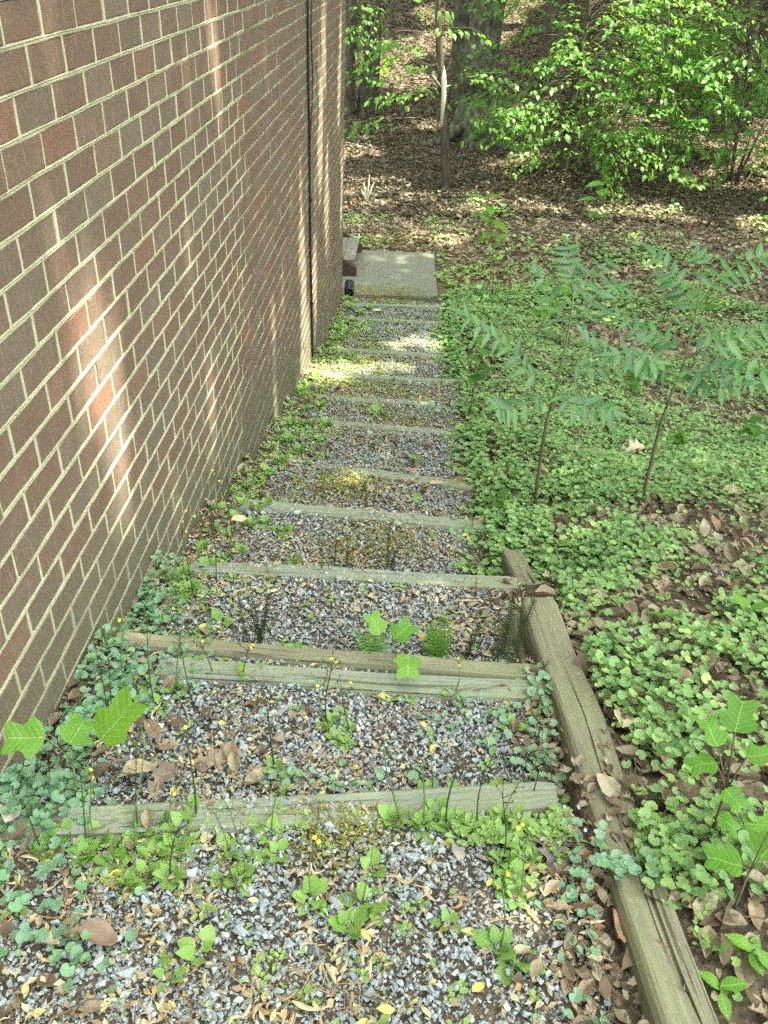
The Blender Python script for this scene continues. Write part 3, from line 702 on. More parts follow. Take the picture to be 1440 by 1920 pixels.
# brown leaf litter: path edges, wall foot, bank and forest floor
def litter():
    mb = MB(); r = np.random.default_rng(77)
    def put(x, y, s, tilt=.35, up=.012):
        z = gh(x, y) + up + r.uniform(0, .018, len(x))
        scatter(DEADT, np.stack([x, y, z], 1), rand_rot(len(x), tilt, r), s, r.integers(0, len(DEADT), len(x)), mb=mb)
    DEADT = [d[:2] for d in DEAD]; LO = [(np.array([(0, 0, .04), (.35, .26, .10 * q), (.5, 0, -.04 * q), (.4, -.27, .14 * q), (1, .03, .10), (.75, .2, .02), (.72, -.2, .16 * q)]), np.array([(0, 2, 1), (0, 3, 2), (1, 2, 5), (2, 4, 5), (2, 6, 4), (3, 6, 2)])) for q in (1, -.8, 1.6)]
    n = 520; x = np.abs(r.normal(0, .15, n)); y = .6 + 7.5 * r.random(n) ** 1.4; k = x < 1.2; put(x[k], y[k], r.uniform(.02, .055, k.sum()))
    n = 700; x = r.uniform(1.2, 1.32, n); y = r.uniform(.5, 2.0, n); put(x, y, r.uniform(.012, .04, n), .5, .005)
    n = 900; x = 1.232 - np.abs(r.normal(0, .06, n)); y = .5 + 5 * r.random(n) ** 1.3; put(x, y, r.uniform(.015, .045, n))
    n = 420; x = r.uniform(.05, 1.2, n); y = r.uniform(3.0, 9.3, n); put(x, y, r.uniform(.025, .07, n))
    # the tread full of oak leaves behind the first timber
    n = 32; x = r.uniform(.12, .62, n); y = 1.27 + .3 * r.random(n); put(x, y, r.uniform(.03, .07, n), .45)
    n = 14000; x = 1.32 + 3.6 * r.random(n) ** 1.3; y = .5 + 7.0 * r.random(n) ** 1.25; put(x, y, .02 + .06 * r.random(n) ** 1.8, .5)
    n = 700; x = 1.35 + 3.5 * r.random(n) ** 1.1; y = 1.2 + 7 * r.random(n); kk = vnoise(x, y, .6, 99) > .45; put(x[kk], y[kk], r.uniform(.03, .07, kk.sum()), .3, .035)
    DEADT = LO
    n = 16000; x = 1.3 + 7 * r.random(n); y = r.uniform(6.5, 14, n); put(x, y, r.uniform(.05, .11, n), .4)
    n = 3500; x = r.uniform(-1.2, 1.3, n); y = r.uniform(11.45, 14, n); put(x, y, r.uniform(.05, .11, n), .4)
    n = 9; x = r.uniform(.05, 1.08, n); y = r.uniform(9.55, 11.3, n); s_ = r.uniform(.03, .09, n); scatter(DEADT, np.stack([x, y, np.full(n, -3.425)], 1), rand_rot(n, .2, r), s_, r.integers(0, len(DEADT), n), mb=mb)
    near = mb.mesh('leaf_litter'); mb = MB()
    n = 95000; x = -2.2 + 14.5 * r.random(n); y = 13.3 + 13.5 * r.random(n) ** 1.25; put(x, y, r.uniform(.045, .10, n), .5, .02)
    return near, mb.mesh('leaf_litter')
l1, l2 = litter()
setting('leaf_litter', l1, M['litter'], 'stuff'); setting('leaf_litter', l2, M['dark_litter'], 'stuff')

# moss cushions on the gravel
def moss():
    r = np.random.default_rng(5); P = []
    for (px, py, rx, n) in ((655, 912, .13, 900), (690, 1022, .14, 900), (640, 1560, .06, 500), (720, 735, .25, 900), (640, 690, .25, 700), (690, 562, .35, 600), (590, 640, .1, 200), (900, 520, .55, 1500), (735, 450, .6, 900), (690, 655, .2, 400), (700, 460, .3, 400), (600, 745, .2, 500), (760, 800, .2, 500), (650, 820, .2, 500), (700, 668, .25, 500), (660, 715, .25, 700), (740, 572, .3, 500)):
        c = on_ground(px, py); n = int(n * (1.6 if py > 800 else 2.6)); a = r.normal(0, rx, (n, 2)) * (1, .7); P.append(np.stack([c[0] + a[:, 0], c[1] + a[:, 1]], 1))
    P = np.concatenate(P); k = (P[:, 0] > 0.01); P = P[k]; n = len(P)
    z = gh(P[:, 0], P[:, 1]) + r.uniform(.002, .022, n)
    s = .006 + .0028 * P[:, 1] ** .8 * r.random(n)
    return scatter([STONES[0], STONES[3], STONES[5]], np.stack([P[:, 0], P[:, 1], z], 1), rand_rot(n, .6, r), s[:, None] * np.array([1.2, 1.2, .8])).mesh('moss')
setting('moss', moss(), M['moss'], 'stuff')

# ground ivy on the bank, along the wall foot and creeping over the edging
def ivy_bank():
    r = np.random.default_rng(8); mb = MB()
    def put(x, y, s, tm, hmax=.07):
        h = .012 + hmax * r.random(len(x)) ** 1.4 * (.4 + vnoise(x, y, .25, 90))
        scatter(tm, np.stack([x, y, gh(x, y) + h], 1), rand_rot(len(x), .38, r), s, r.integers(0, len(tm), len(x)), mb=mb)
    n = 52000; x = 1.33 + 2.6 * r.random(n) ** 1.15; y = .55 + 4.3 * r.random(n) ** 1.1
    d = vnoise(x, y, .55, 91) * .55 + vnoise(x, y, .2, 92) * .45
    gap = np.exp(-((x - 2.35) ** 2 / .35 + (y - 2.7) ** 2 / .12)) * .33 + np.exp(-((x - 1.62) ** 2 / .05 + (y - 1.35) ** 2 / .25)) * .22 + np.clip((1.1 - y) / .9, 0, .13)
    k = r.random(n) < np.clip((d - .30 - gap - .08 * (vnoise(x, y, 1.3, 97) > .58)) * 6, .05, 1); put(x[k], y[k], r.uniform(.015, .030, k.sum()), IVY)
    n = 62000; x = 1.2 + 5.4 * r.random(n) ** 1.1; y = 3.2 + 6.6 * r.random(n)
    d = vnoise(x, y, .8, 93) * .55 + vnoise(x, y, .3, 94) * .45
    k = r.random(n) < np.clip((d - .27 - .05 * np.maximum(0, y - 7.6) - .10 * (vnoise(x, y, 1.1, 98) > .56)) * 5, .03, 1); put(x[k], y[k], r.uniform(.020, .034, k.sum()) * (.75 + .05 * y[k]), IVYLO, .11)
    n = 14000; x = 1.1 + 6 * r.random(n); y = 8.5 + 6 * r.random(n)
    d = vnoise(x, y, 1.1, 95) * .6 + vnoise(x, y, .4, 96) * .4
    k = r.random(n) < np.clip((d - .36 - .05 * (y - 8.5) - .03 * np.abs(x - 2)) * 5, .01, 1); put(x[k], y[k], r.uniform(.045, .08, k.sum()), IVYLO, .12)
    n = 2600; x = r.uniform(1.16, 1.40, n); y = r.uniform(2.3, 3.6, n)
    scatter(IVY, np.stack([x, y, gh(x, y) + .015 + .06 * r.random(n)], 1), rand_rot(n, .4, r), r.uniform(.016, .03, n), r.integers(0, 2, n), mb=mb)
    n = 3600; x = 1.27 - np.abs(r.normal(0, .09, n)); y = r.uniform(2.5, 9.3, n); k = (vnoise(x, y, .35, 130) > .42); x, y = x[k], y[k]; n = len(x)
    scatter(IVY, np.stack([x, y, gh(x, y) + .015 + .07 * r.random(n) * np.clip((x - 1.0) / .25, 0, 1)], 1), rand_rot(n, .4, r), r.uniform(.017, .028, n) + .0025 * y, r.integers(0, 2, n), mb=mb)
    return mb.mesh('ground_ivy')
setting('ground_ivy', ivy_bank(), M['ivy'], 'stuff')
def ivy_wall():
    r = np.random.default_rng(9); mb = MB(); P = []
    def cl(px, py, rx, ry, n, smin=.014, smax=.028, h=.05, xmax=9.):
        c = on_ground(px, py); a = r.normal(size=(n, 2)) * (rx, ry); x, y = np.clip(c[0] + a[:, 0], .012, xmax), c[1] + a[:, 1]; kk = (x < xmax) & (r.random(n) < .7); x, y, a = x[kk], y[kk], a[kk]; n = len(x)
        s = r.uniform(smin, smax, n); z = gh(x, y) + .01 + h * r.random(n) * np.exp(-(a[:, 0] / rx) ** 2 * .4)
        scatter(IVY, np.stack([x, y, z], 1), rand_rot(n, .4, r), s, r.integers(0, 2, n), mb=mb)
    for a in ((40, 1490, .05, .05, 150), (110, 1480, .05, .04, 110), (90, 1530, .05, .03, 70), (140, 1400, .04, .07, 170), (170, 1360, .03, .05, 110), (215, 1250, .05, .08, 240), (250, 1200, .05, .08, 240), (290, 1140, .05, .09, 170), (260, 1290, .05, .05, 60),
              (30, 1610, .05, .06, 60), (60, 1700, .06, .05, 45), (90, 1800, .06, .04, 30), (200, 1770, .05, .04, 14), (330, 1260, .07, .06, 50), (300, 1070, .05, .12, 90), (700, 1480, .1, .02, 30), (560, 1470, .05, .015, 30)):
        cl(*a)
    # a trailing patch hanging over the edging timber and others beside it
    for a in ((1060, 1370, .05, .08, 170), (1040, 1310, .05, .05, 90), (1100, 1460, .04, .04, 60), (1110, 1560, .04, .04, 70), (1150, 1620, .045, .035, 120), (1140, 1660, .05, .035, 130), (1110, 1740, .03, .03, 40), (1150, 1840, .05, .05, 60), (1000, 1440, .06, .04, 50), (1140, 1900, .04, .04, 50), (880, 1365, .06, .03, 40), (1000, 1180, .03, .05, 50)):
        cl(a[0], a[1], a[2] * 1.35, a[3] * 1.4, a[4], h=.05, xmax=1.222 if a[1] > 1150 else 1.3)
    for (px, py, rx, ry, n) in ((1150, 1640, .022, .014, 20), (1215, 1630, .03, .012, 8), (1130, 1590, .015, .02, 6)):
        c = ray_z(px, py, -1.53); a = r.normal(size=(n, 2)) * (rx, ry); x, y = c[0] + a[:, 0], c[1] + a[:, 1]
        z = np.full(n, -1.505) + .02 * r.random(n)
        scatter(IVY, np.stack([x, y, z], 1), rand_rot(n, .4, r), r.uniform(.016, .028, n), r.integers(0, 2, n), mb=mb)
    return mb.mesh('ground_ivy')
setting('ground_ivy', ivy_wall(), M['ivy_pale'], 'stuff')
def mixed_growth():
    """young mixed weeds too small to count: along the wall foot, over the treads and through the ivy"""
    r = np.random.default_rng(33); mb = MB(); tm = [WEEDLO[0], WEEDLO[1], (OVATE[0][0], OVATE[0][1]), WEEDLO[2]]
    def tuft(x, y, z, s, k):
        n = len(x); j = np.repeat(np.arange(n), k); m_ = n * k; yaw = r.uniform(0, 6.28, m_); pit = r.uniform(.05, .9, m_)
        a = np.stack([np.cos(yaw) * np.cos(pit), np.sin(yaw) * np.cos(pit), np.sin(pit)], 1); nr = np.stack([-np.cos(yaw) * np.sin(pit), -np.sin(yaw) * np.sin(pit), np.cos(pit)], 1)
        P = np.stack([x[j], y[j], z[j]], 1) + np.stack([r.normal(0, .4, m_), r.normal(0, .4, m_), r.uniform(0, .5, m_)], 1) * s[j][:, None] * .8
        scatter(tm, P, frame_mats(a, nr), s[j] * r.uniform(.6, 1.1, m_), r.integers(0, 4, m_), mb=mb)
    n = 1500; x = .02 + np.abs(r.normal(0, .17, n)); y = 1.75 + 7.6 * r.random(n) ** .9; x *= np.clip(.55 + y * .12, 0, 1.5)
    k = (vnoise(x, y, .35, 120) > .36) & (x < 1.1); x, y = x[k], y[k]; tuft(x, y, gh(x, y) + .005, .016 + .0045 * y * r.random(len(x)) ** .6, 6)
    n = 700; x = r.uniform(.1, 1.2, n); y = .65 + 8.5 * r.random(n) ** 1.3; k = vnoise(x, y, .3, 121) > .5; x, y = x[k], y[k]; tuft(x, y, gh(x, y) + .008, .011 + .003 * y * r.random(len(x)), 4)
    n = 330; x = .03 + 1.17 * r.random(n) ** 1.25; y = r.uniform(.62, 2.25, n); k = vnoise(x, y, .17, 126) > .47; x, y = x[k], y[k]; tuft(x, y, gh(x, y) + .012, r.uniform(.011, .021, len(x)), 6)
    n = 800; x = r.uniform(.1, 1.22, n); y = r.uniform(2.9, 9.4, n); k = vnoise(x, y, .4, 127) > .50; x, y = x[k], y[k]; tuft(x, y, gh(x, y) + .012, .012 + .0035 * y * r.random(len(x)), 5)
    n = 60; x = r.uniform(.95, 1.2, n); y = 1.16 + r.normal(0, .03, n); tuft(x, y, gh(x, y) + .02, r.uniform(.016, .03, n), 6)
    n = 260; x = 1.22 - np.abs(r.normal(0, .09, n)); y = 1.0 + 8.0 * r.random(n); tuft(x, y, gh(x, y) + .008, .016 + .004 * y * r.random(n), 5)
    n = 2600; x = 1.35 + 4.5 * r.random(n) ** 1.2; y = .9 + 10 * r.random(n); k = vnoise(x, y, .7, 122) * .6 + vnoise(x, y, .25, 123) * .4 > .50; x, y = x[k], y[k]
    tuft(x, y, gh(x, y) + .035, .018 + .006 * y * r.random(len(x)) ** .7, 5)
    n = 1000; x = 1.1 + 7 * r.random(n); y = r.uniform(9.3, 14, n); k = vnoise(x, y, .9, 124) > .50 + .06 * (y - 10); x, y = x[k], y[k]; tuft(x, y, gh(x, y) + .02, r.uniform(.05, .10, len(x)), 5)
    n = 260; x = r.uniform(-.6, 1.2, n); y = r.uniform(11.5, 13.2, n); k = vnoise(x, y, .5, 125) > .48; x, y = x[k], y[k]; tuft(x, y, gh(x, y) + .02, r.uniform(.05, .09, len(x)), 5)
    return mb.mesh('young_weeds')
def lowleaf(e):
    e = np.array(e, float); L = leaf(e, None, .15, .2, .02, 1); return L[0], L[1]
WEEDLO = [lowleaf([(0, .02), (.3, .05), (.36, .2), (.45, .1), (.62, .32), (.85, .18), (1, 0)]), lowleaf([(0, .02), (.2, .06), (.5, .30), (.6, .24), (.7, .30), (.9, .14), (1, 0)]), lowleaf([(0, .01), (.25, .24), (.55, .34), (.82, .2), (1, 0)])]
setting('young_weeds', mixed_growth(), M['weed'], 'stuff')
def twig_litter():
    r = np.random.default_rng(34); mb = MB()
    for (n, x0, x1, y0, y1, l0, l1) in ((260, 1.35, 3.4, .6, 5, .05, .18), (160, -1, 9, 11.5, 20, .2, .8), (70, .05, 1.2, .6, 3, .03, .10)):
        for q in range(n):
            x, y, a, l = r.uniform(x0, x1), r.uniform(y0, y1), r.uniform(0, 3.14), r.uniform(l0, l1); t = np.linspace(-.5, .5, 4)
            X = x + np.cos(a) * l * t + r.normal(0, l * .04, 4); Y = y + np.sin(a) * l * t + r.normal(0, l * .04, 4)
            mb.tube(np.stack([X, Y, gh(X, Y) + .022 + r.uniform(0, .02)], 1), np.array([1, .9, .7, .4]) * (.0012 + l * .012), 4, False)
    return mb.mesh('twig_litter')
setting('twig_litter', twig_litter(), M['stem_brown'], 'stuff')
def violets():
    r = np.random.default_rng(19); P = []
    for px, py in ((1080, 1560), (1083, 1590), (1340, 1105), (1345, 1160), (1260, 1155), (1285, 1140), (1275, 1275), (1075, 1295), (1400, 1560), (1430, 1470), (1180, 1230), (1370, 1530), (1055, 1570), (1330, 1110)):
        c = on_ground(px, py)
        for q in range(2): P.append(c + np.array([r.normal(0, .008), r.normal(0, .008), .06 + r.uniform(0, .02)]))
    P = np.array(P); n = len(P)
    return scatter([IVYLO[0][:2]], P, rand_rot(n, .8, r), r.uniform(.006, .010, n)).mesh('ivy_flowers')
setting('ivy_flowers', violets(), M['violet'], 'stuff')

# ------------------------------------------------------------------ weeds (each plant its own thing)
WM = [leaf_me('leaf', l, 'weed') for l in WL]
def tube_me(P, r, n=5, mat='stem_green', name='stalk'):
    mb = MB(); mb.tube(P, r, n); me = mb.mesh(name, True); me.materials.append(M[mat]); return me
def stalk_mesh(h, lean, seed):
    r = np.random.default_rng(seed); t = np.linspace(0, 1, 7)
    P = np.stack([lean * t ** 1.5 * h, .06 * h * np.sin(3 * t + seed), h * t], 1)
    mb = MB(); mb.tube(P, np.linspace(.0022, .0011, 7), 5)
    for k in range(5):
        a = r.uniform(0, 6.28); t0 = r.uniform(.78, .98); b = np.array([np.interp(t0, t, P[:, i]) for i in range(3)])
        e = b + np.array([math.cos(a), math.sin(a), 1.2]) * r.uniform(.012, .03)
        mb.tube([b, (b + e) / 2 + (0, 0, .002), e], .0008, 4)
        mb.tube([e, e + (0, 0, .003), e + (0, 0, .007)], [.0008, .0024, .001], 5)
    me = mb.mesh('stalk', True); me.materials.append(M['stem_dark' if seed % 2 else 'stem_green']); return me, P[-1]
STK = [stalk_mesh(h, l, i) for i, (h, l) in enumerate(((.17, .15), (.22, -.1), (.27, .2), (.14, -.2), (.20, .05)))]
def flower_me():
    mb = MB()
    for k in range(6):
        a = k * 1.047; d = np.array([math.cos(a), math.sin(a), 0]); sdv = np.array([-d[1], d[0], 0])
        mb.add([(0, 0, .001), d * .003 + sdv * .0014 + (0, 0, .0012), d * .0048 + (0, 0, .001), d * .003 - sdv * .0014 + (0, 0, .0015), (0, 0, -.001)], [np.array([(0, 3, 2, 1), (4, 1, 2, 3)])])
    me = mb.mesh('flower'); me.materials.append(M['flower']); return me
FLW = flower_me()
def weed(px, py, size, nleaf, label, group=None, stalk=None, flower=False, seed=0, onepiece=False, base=None, name='weed'):
    r = np.random.default_rng(seed * 7 + 1000)
    b = on_ground(px, py) if base is None else base
    b = b.copy(); b[2] = gh(b[0], b[1]) + .006
    a0 = r.uniform(0, 6.28)
    parts = []
    size *= .82; nleaf = int(nleaf * 1.35) if nleaf > 3 else nleaf
    for i in range(nleaf):
        yaw = a0 + i * 2.4 + r.normal(0, .25); pit = r.uniform(.15, .95) if i < nleaf * .7 else r.uniform(.9, 1.25)
        parts.append((int(r.integers(0, len(WL))), yaw, pit, r.normal(0, .25), size * r.uniform(.65, 1.15)))
    if onepiece:
        N = len(parts); mb = MB()
        a = np.array([[math.cos(p[1]) * math.cos(p[2]), math.sin(p[1]) * math.cos(p[2]), math.sin(p[2])] for p in parts])
        nr = np.array([[-math.cos(p[1]) * math.sin(p[2]), -math.sin(p[1]) * math.sin(p[2]), math.cos(p[2])] for p in parts])
        scatter(WL, np.zeros((N, 3)), frame_mats(a, nr), np.array([p[4] for p in parts]), np.array([p[0] for p in parts]), mb=mb)
        return thing(name, label, 'weed', b, group=group, mesh=mb.mesh(name, True), mat=M['weed'])
    t = thing(name, label, 'weed', b, group=group)
    for (k, yaw, pit, roll, s) in parts:
        o = link('leaf', WM[k], None, t); o.rotation_euler = (roll, -pit, yaw); o.scale = (s, s * r.uniform(.85, 1.15), s)
    if stalk is not None:
        me, tip = STK[stalk % len(STK)]; o = link('stalk', me, None, t); a = r.uniform(0, 6.28); o.rotation_euler = (0, 0, a); sc1 = r.uniform(.8, 1.15); o.scale = (sc1,) * 3
        if flower:
            for q in range(2):
                f = link('flower', FLW, None, t); c, s_ = math.cos(a), math.sin(a)
                f.location = ((tip[0] * c - tip[1] * s_) * sc1 + r.normal(0, .010), (tip[0] * s_ + tip[1] * c) * sc1 + r.normal(0, .010), (tip[2] + .012) * sc1 - q * .012); f.rotation_euler = (r.normal(0, .6), r.normal(0, .6), 0)
    return t
sd_i = 0
ORD = 'first second third fourth fifth sixth seventh eighth ninth tenth eleventh twelfth thirteenth fourteenth fifteenth sixteenth seventeenth eighteenth nineteenth twentieth'.split()
def weeds(pts, size, nl, label, group, st=0, onepiece=False):
    global sd_i
    rank = {i: k for k, i in enumerate(sorted(range(len(pts)), key=lambda i: pts[i][0]))}
    for i, p in enumerate(pts):
        sd_i += 1
        s = (sd_i % 5) if (st and i % st == 0) else None
        weed(p[0], p[1], size * (p[2] if len(p) > 2 else 1), nl + sd_i % 4, label + ', ' + ORD[rank[i]] + ' from the left', group, s, s is not None and sd_i % 2 == 0, sd_i, onepiece)
weeds([(85, 1600), (120, 1575), (160, 1610), (190, 1580), (215, 1625), (245, 1600), (262, 1570), (290, 1615), (310, 1580), (330, 1600), (345, 1560), (275, 1650), (320, 1650), (240, 1665), (300, 1550), (360, 1530, 1.1)], .048, 11,
      'weed in the clump before the nearest timber, left side', 'weeds clumped before the nearest timber on the left', 3)
weeds([(735, 1545), (765, 1520), (790, 1555), (815, 1530), (845, 1555), (870, 1525), (895, 1560), (915, 1520), (940, 1550), (965, 1525), (990, 1500), (860, 1500), (800, 1500), (930, 1495), (1000, 1530), (1015, 1500), (1035, 1510), (1045, 1545)], .048, 11,
      'weed in the clump hiding the nearest timber at right', 'weeds clumped before the nearest timber on the right', 2)
weeds([(430, 1600), (465, 1620), (505, 1575), (520, 1610), (450, 1655), (415, 1650)], .050, 5, 'small weed on gravel between the two dense clumps', 'weeds on the gravel between the clumps', 2)
weeds([(940, 1620), (960, 1650), (985, 1615), (965, 1690), (950, 1670)], .044, 8, 'weed in the loose row near the edging timber', 'weeds near the right edging', 3)
weeds([(620, 1360), (640, 1345), (655, 1375), (630, 1390), (610, 1370), (650, 1400)], .034, 8, 'weed in the tuft behind the nearest timber', 'tuft of weeds behind the nearest timber', 2)
weeds([(390, 1070), (420, 1050), (380, 1030), (400, 1000), (430, 1010), (450, 1040), (470, 990), (440, 975), (410, 960), (455, 950), (480, 960), (500, 985), (350, 1080), (365, 1110), (340, 1120), (325, 1090), (430, 930), (460, 915), (500, 950), (530, 1000)], .052, 9,
      'light green weed along the wall foot', 'weeds along the wall foot', 4)
weeds([(230, 1300), (265, 1325), (300, 1330), (330, 1300), (285, 1290), (350, 1280), (400, 1270), (365, 1250)], .042, 6, 'small weed among oak leaves by the wall', 'weeds among leaves by the wall', 3)
weeds([(600, 830), (580, 800), (560, 850), (610, 800), (570, 770), (545, 800), (600, 765), (530, 870), (500, 890), (560, 735), (590, 715), (540, 830)], .07, 10, 'bushy weed by the wall beside the middle steps', 'far weeds by the wall', 0, True)
weeds([(640, 600), (655, 580), (630, 620), (660, 605), (645, 565), (675, 590), (625, 640), (640, 640), (652, 562), (668, 570), (690, 582), (632, 655), (615, 650)], .075, 13, 'dark bushy weed by the wall near the slab', 'weeds by the wall near the slab', 0, True)
weeds([(835, 560), (850, 580), (840, 600), (870, 575), (860, 550), (845, 540)], .10, 13, 'pale leafy weed right of the last steps', 'weeds right of the last steps', 0, True)
for (px, py, s, n, stk, lab) in ((690, 1700, .07, 7, 2, 'lone tall weed with a dark stalk standing in open gravel in the foreground'), (700, 1640, .055, 4, None, 'small weed just behind the lone tall stalk on the gravel'),
     (655, 1745, .06, 6, None, 'low weed with broad leaves left of the foreground stalk'), (585, 1690, .055, 6, 0, 'weed with one yellow flower left of the lone tall weed'),
     (930, 1790, .065, 6, 4, 'weed with bright leaves at the bottom right before the edging timber'), (975, 1805, .055, 5, None, 'low weed close to the edging at bottom right'), (375, 1795, .06, 4, None, 'small weed with one toothed leaf at the lower left centre'),
     (318, 1840, .05, 4, None, 'flat little weed beside the big crumpled brown leaf'), (575, 1880, .04, 4, None, 'tiny weed near the bottom edge of the path'), (520, 1450, .05, 6, 1, 'yellow flowered weed standing behind the nearest timber'),
     (455, 1275, .055, 7, 3, 'weed growing against the nearer paired timber'), (850, 1310, .05, 6, 0, 'weed with two round leaves in front of the paired timbers'), (960, 1370, .05, 6, None, 'weed by the ivy near the right edging'),
     (870, 1070, .06, 5, None, 'broad leaved weed before the pale clean timber at right'), (930, 1070, .055, 5, None, 'weed at the right end of the pale clean timber'), (845, 1035, .05, 2, None, 'single round leaf weed beyond the pale clean timber'),
     (410, 1175, .06, 4, None, 'weed with a lobed leaf left of the dark stems'), (560, 1225, .045, 4, None, 'small weed at the back edge of the paired timbers'), (790, 870, .10, 3, None, 'two leaved weed by the slanting mossy timber'), (790, 945, .09, 3, None, 'two leaved weed above the fourth step timber'),
     (710, 780, .10, 5, 2, 'upright weed on the sixth step'), (660, 1800, .03, 3, None, 'tiny sprout in foreground gravel below the lone tall weed'), (835, 1740, .04, 4, None, 'small upright green sprout on gravel right of centre')):
    sd_i += 1; weed(px, py, s, n, lab, None, stk, stk is not None and stk != 2, sd_i)

# thin bare flower stalks standing along the left side
for k, (px, py, h) in enumerate(((210, 1350, .30), (195, 1345, .26), (355, 1120, .33), (362, 1330, .36), (300, 1330, .3), (270, 1560, .25), (165, 1590, .24), (400, 1100, .3), (590, 680, .5), (620, 700, .5))):
    b = on_ground(px, py); r = np.random.default_rng(k + 400); t = np.linspace(0, 1, 8)
    P = np.stack([.05 * h * np.sin(2 * t + k), .08 * h * t ** 2, h * t], 1); mb = MB(); mb.tube(P, np.linspace(.0019, .0008, 8), 5)
    for q in range(7):
        t0 = r.uniform(.65, 1); bb = np.array([np.interp(t0, t, P[:, i]) for i in range(3)]); a = r.uniform(0, 6.28)
        e = bb + np.array([math.cos(a), math.sin(a), 1]) * r.uniform(.012, .028); mb.tube([bb, e, e + (0, 0, .004)], [.0007, .0009, .0005], 4)
    o = thing('weed_stalk', 'thin leafless weed stalk by the brick wall, ' + ORD[sorted((210, 195, 355, 362, 300, 270, 165, 400, 590, 620)).index(px)] + ' from the left', 'weed', b, group='thin weed stalks along the wall', mesh=mb.mesh('weed_stalk', True), mat=M['stem_dark'])

# ------------------------------------------------------------------ tulip tree seedlings, broad leaves one by one
TM = [leaf_me('leaf', l, 'tulip') for l in TULL]
def seedling(base, leaves, label, name='tulip_tree_seedling', cat='seedling', stem_h=None, mats=TM, stem='stem_green', r0=.003):
    """leaves: list of (px, py, depth offset y, size, heading deg, pitch, roll) placed round the stem"""
    t = thing(name, label, cat, base)
    tops = np.array([l[0] for l in leaves]); cen = tops.mean(0) * .6; cen[2] = tops[:, 2].max() * .55
    mb = MB(); mb.tube([(0, 0, -.01), cen * .5 + (0, 0, .0), cen], [r0, r0 * .9, r0 * .7], 6); link('stem', mb.mesh('stem', True), M[stem], t)
    for (p, s, head, pit, roll, k) in leaves:
        p = np.array(p, float)
        o = link('leaf', mats[k % len(mats)], None, t); o.location = p; o.rotation_euler = (rad(roll), -rad(pit), rad(head)); o.scale = (s, s, s)
        mb = MB(); mb.tube([cen, (cen + p) / 2 + (0, 0, .006), p], [r0 * .5, r0 * .45, r0 * .4], 5); link('petiole', mb.mesh('petiole', True), M[stem], t)
    return t
def rel(base, px, py, dy=0): return at_y(px, py, base[1] + dy) - base
b = on_ground(150, 1485)
b[1] -= .02
seedling(b, [(rel(b, 190, 1388, -.05), .108, 48, 38, 0, 0), (rel(b, 130, 1396, .02), .072, 75, 15, 25, 1), (rel(b, 84, 1383, -.03), .082, 192, 8, -28, 0)], 'tulip tree seedling with three big lobed leaves against the wall at left')
b = on_ground(745, 1262)
seedling(b, [(rel(b, 765, 1228, -.035), .075, -88, 5, 0, 2), (rel(b, 738, 1198, .01), .072, 40, 25, 10, 0), (rel(b, 712, 1188, .0), .062, 130, 50, 0, 1)], 'tulip tree seedling with bright lobed leaves over the paired timbers')
b = on_ground(1330, 1580)
seedling(b, [(rel(b, 1378, 1372, .02), .072, 70, 60, 0, 0), (rel(b, 1345, 1400, -.01), .06, 110, 35, 10, 1), (rel(b, 1400, 1420, .0), .058, 5, 15, 0, 0), (rel(b, 1342, 1430, -.02), .055, 190, 5, 0, 2), (rel(b, 1360, 1480, -.03), .05, -60, 0, 10, 1), (rel(b, 1345, 1530, -.03), .05, -30, -5, 0, 2), (rel(b, 1395, 1545, -.02), .055, 0, 5, 0, 0)],
         'taller tulip tree seedling with dark stem at the right edge near the edging', stem='stem_brown', r0=.0045)
b = on_ground(1370, 1720)
seedling(b, [(rel(b, 1425, 1610, 0), .08, 40, 25, 0, 0), (rel(b, 1390, 1625, -.01), .07, 170, 15, 0, 1), (rel(b, 1440, 1560, .0), .075, 20, 10, 0, 2)], 'small tulip tree seedling at the lower right beyond the edging', stem='stem_brown')
OM = [leaf_me('leaf', l, 'tulip') for l in OVATE]; LM = [leaf_me('leaf', l, 'fern') for l in OVATE]; XM = [leaf_me('leaf', l, 'maple') for l in MAPLE]
def sprig(px, py, h, n, s, label, mats, name='seedling', seed=0, stem='stem_green', group=None, spread=.5):
    r = np.random.default_rng(seed + 3000); b = on_ground(px, py)
    b[2] = gh(b[0], b[1])
    t = thing(name, label, 'seedling', b, group=group)
    tt = np.linspace(0, 1, 6); lx, ly = r.normal(0, .12, 2) * h
    P = np.stack([lx * tt ** 2, ly * tt ** 2, h * tt - .01], 1); mb = MB(); mb.tube(P, np.linspace(.003, .0015, 6) * (1 + h), 5); link('stem', mb.mesh('stem', True), M[stem], t)
    for i in range(n):
        f = 1 - (i / max(1, n)) * .55; p = np.array([np.interp(f, tt, P[:, j]) for j in range(3)])
        o = link('leaf', mats[i % len(mats)], None, t); o.location = p; q = s * r.uniform(.75, 1.1)
        o.rotation_euler = (r.normal(0, .25), -r.uniform(-.25, .55), i * 2.4 + r.normal(0, .3)); o.scale = (q, q, q)
    return t
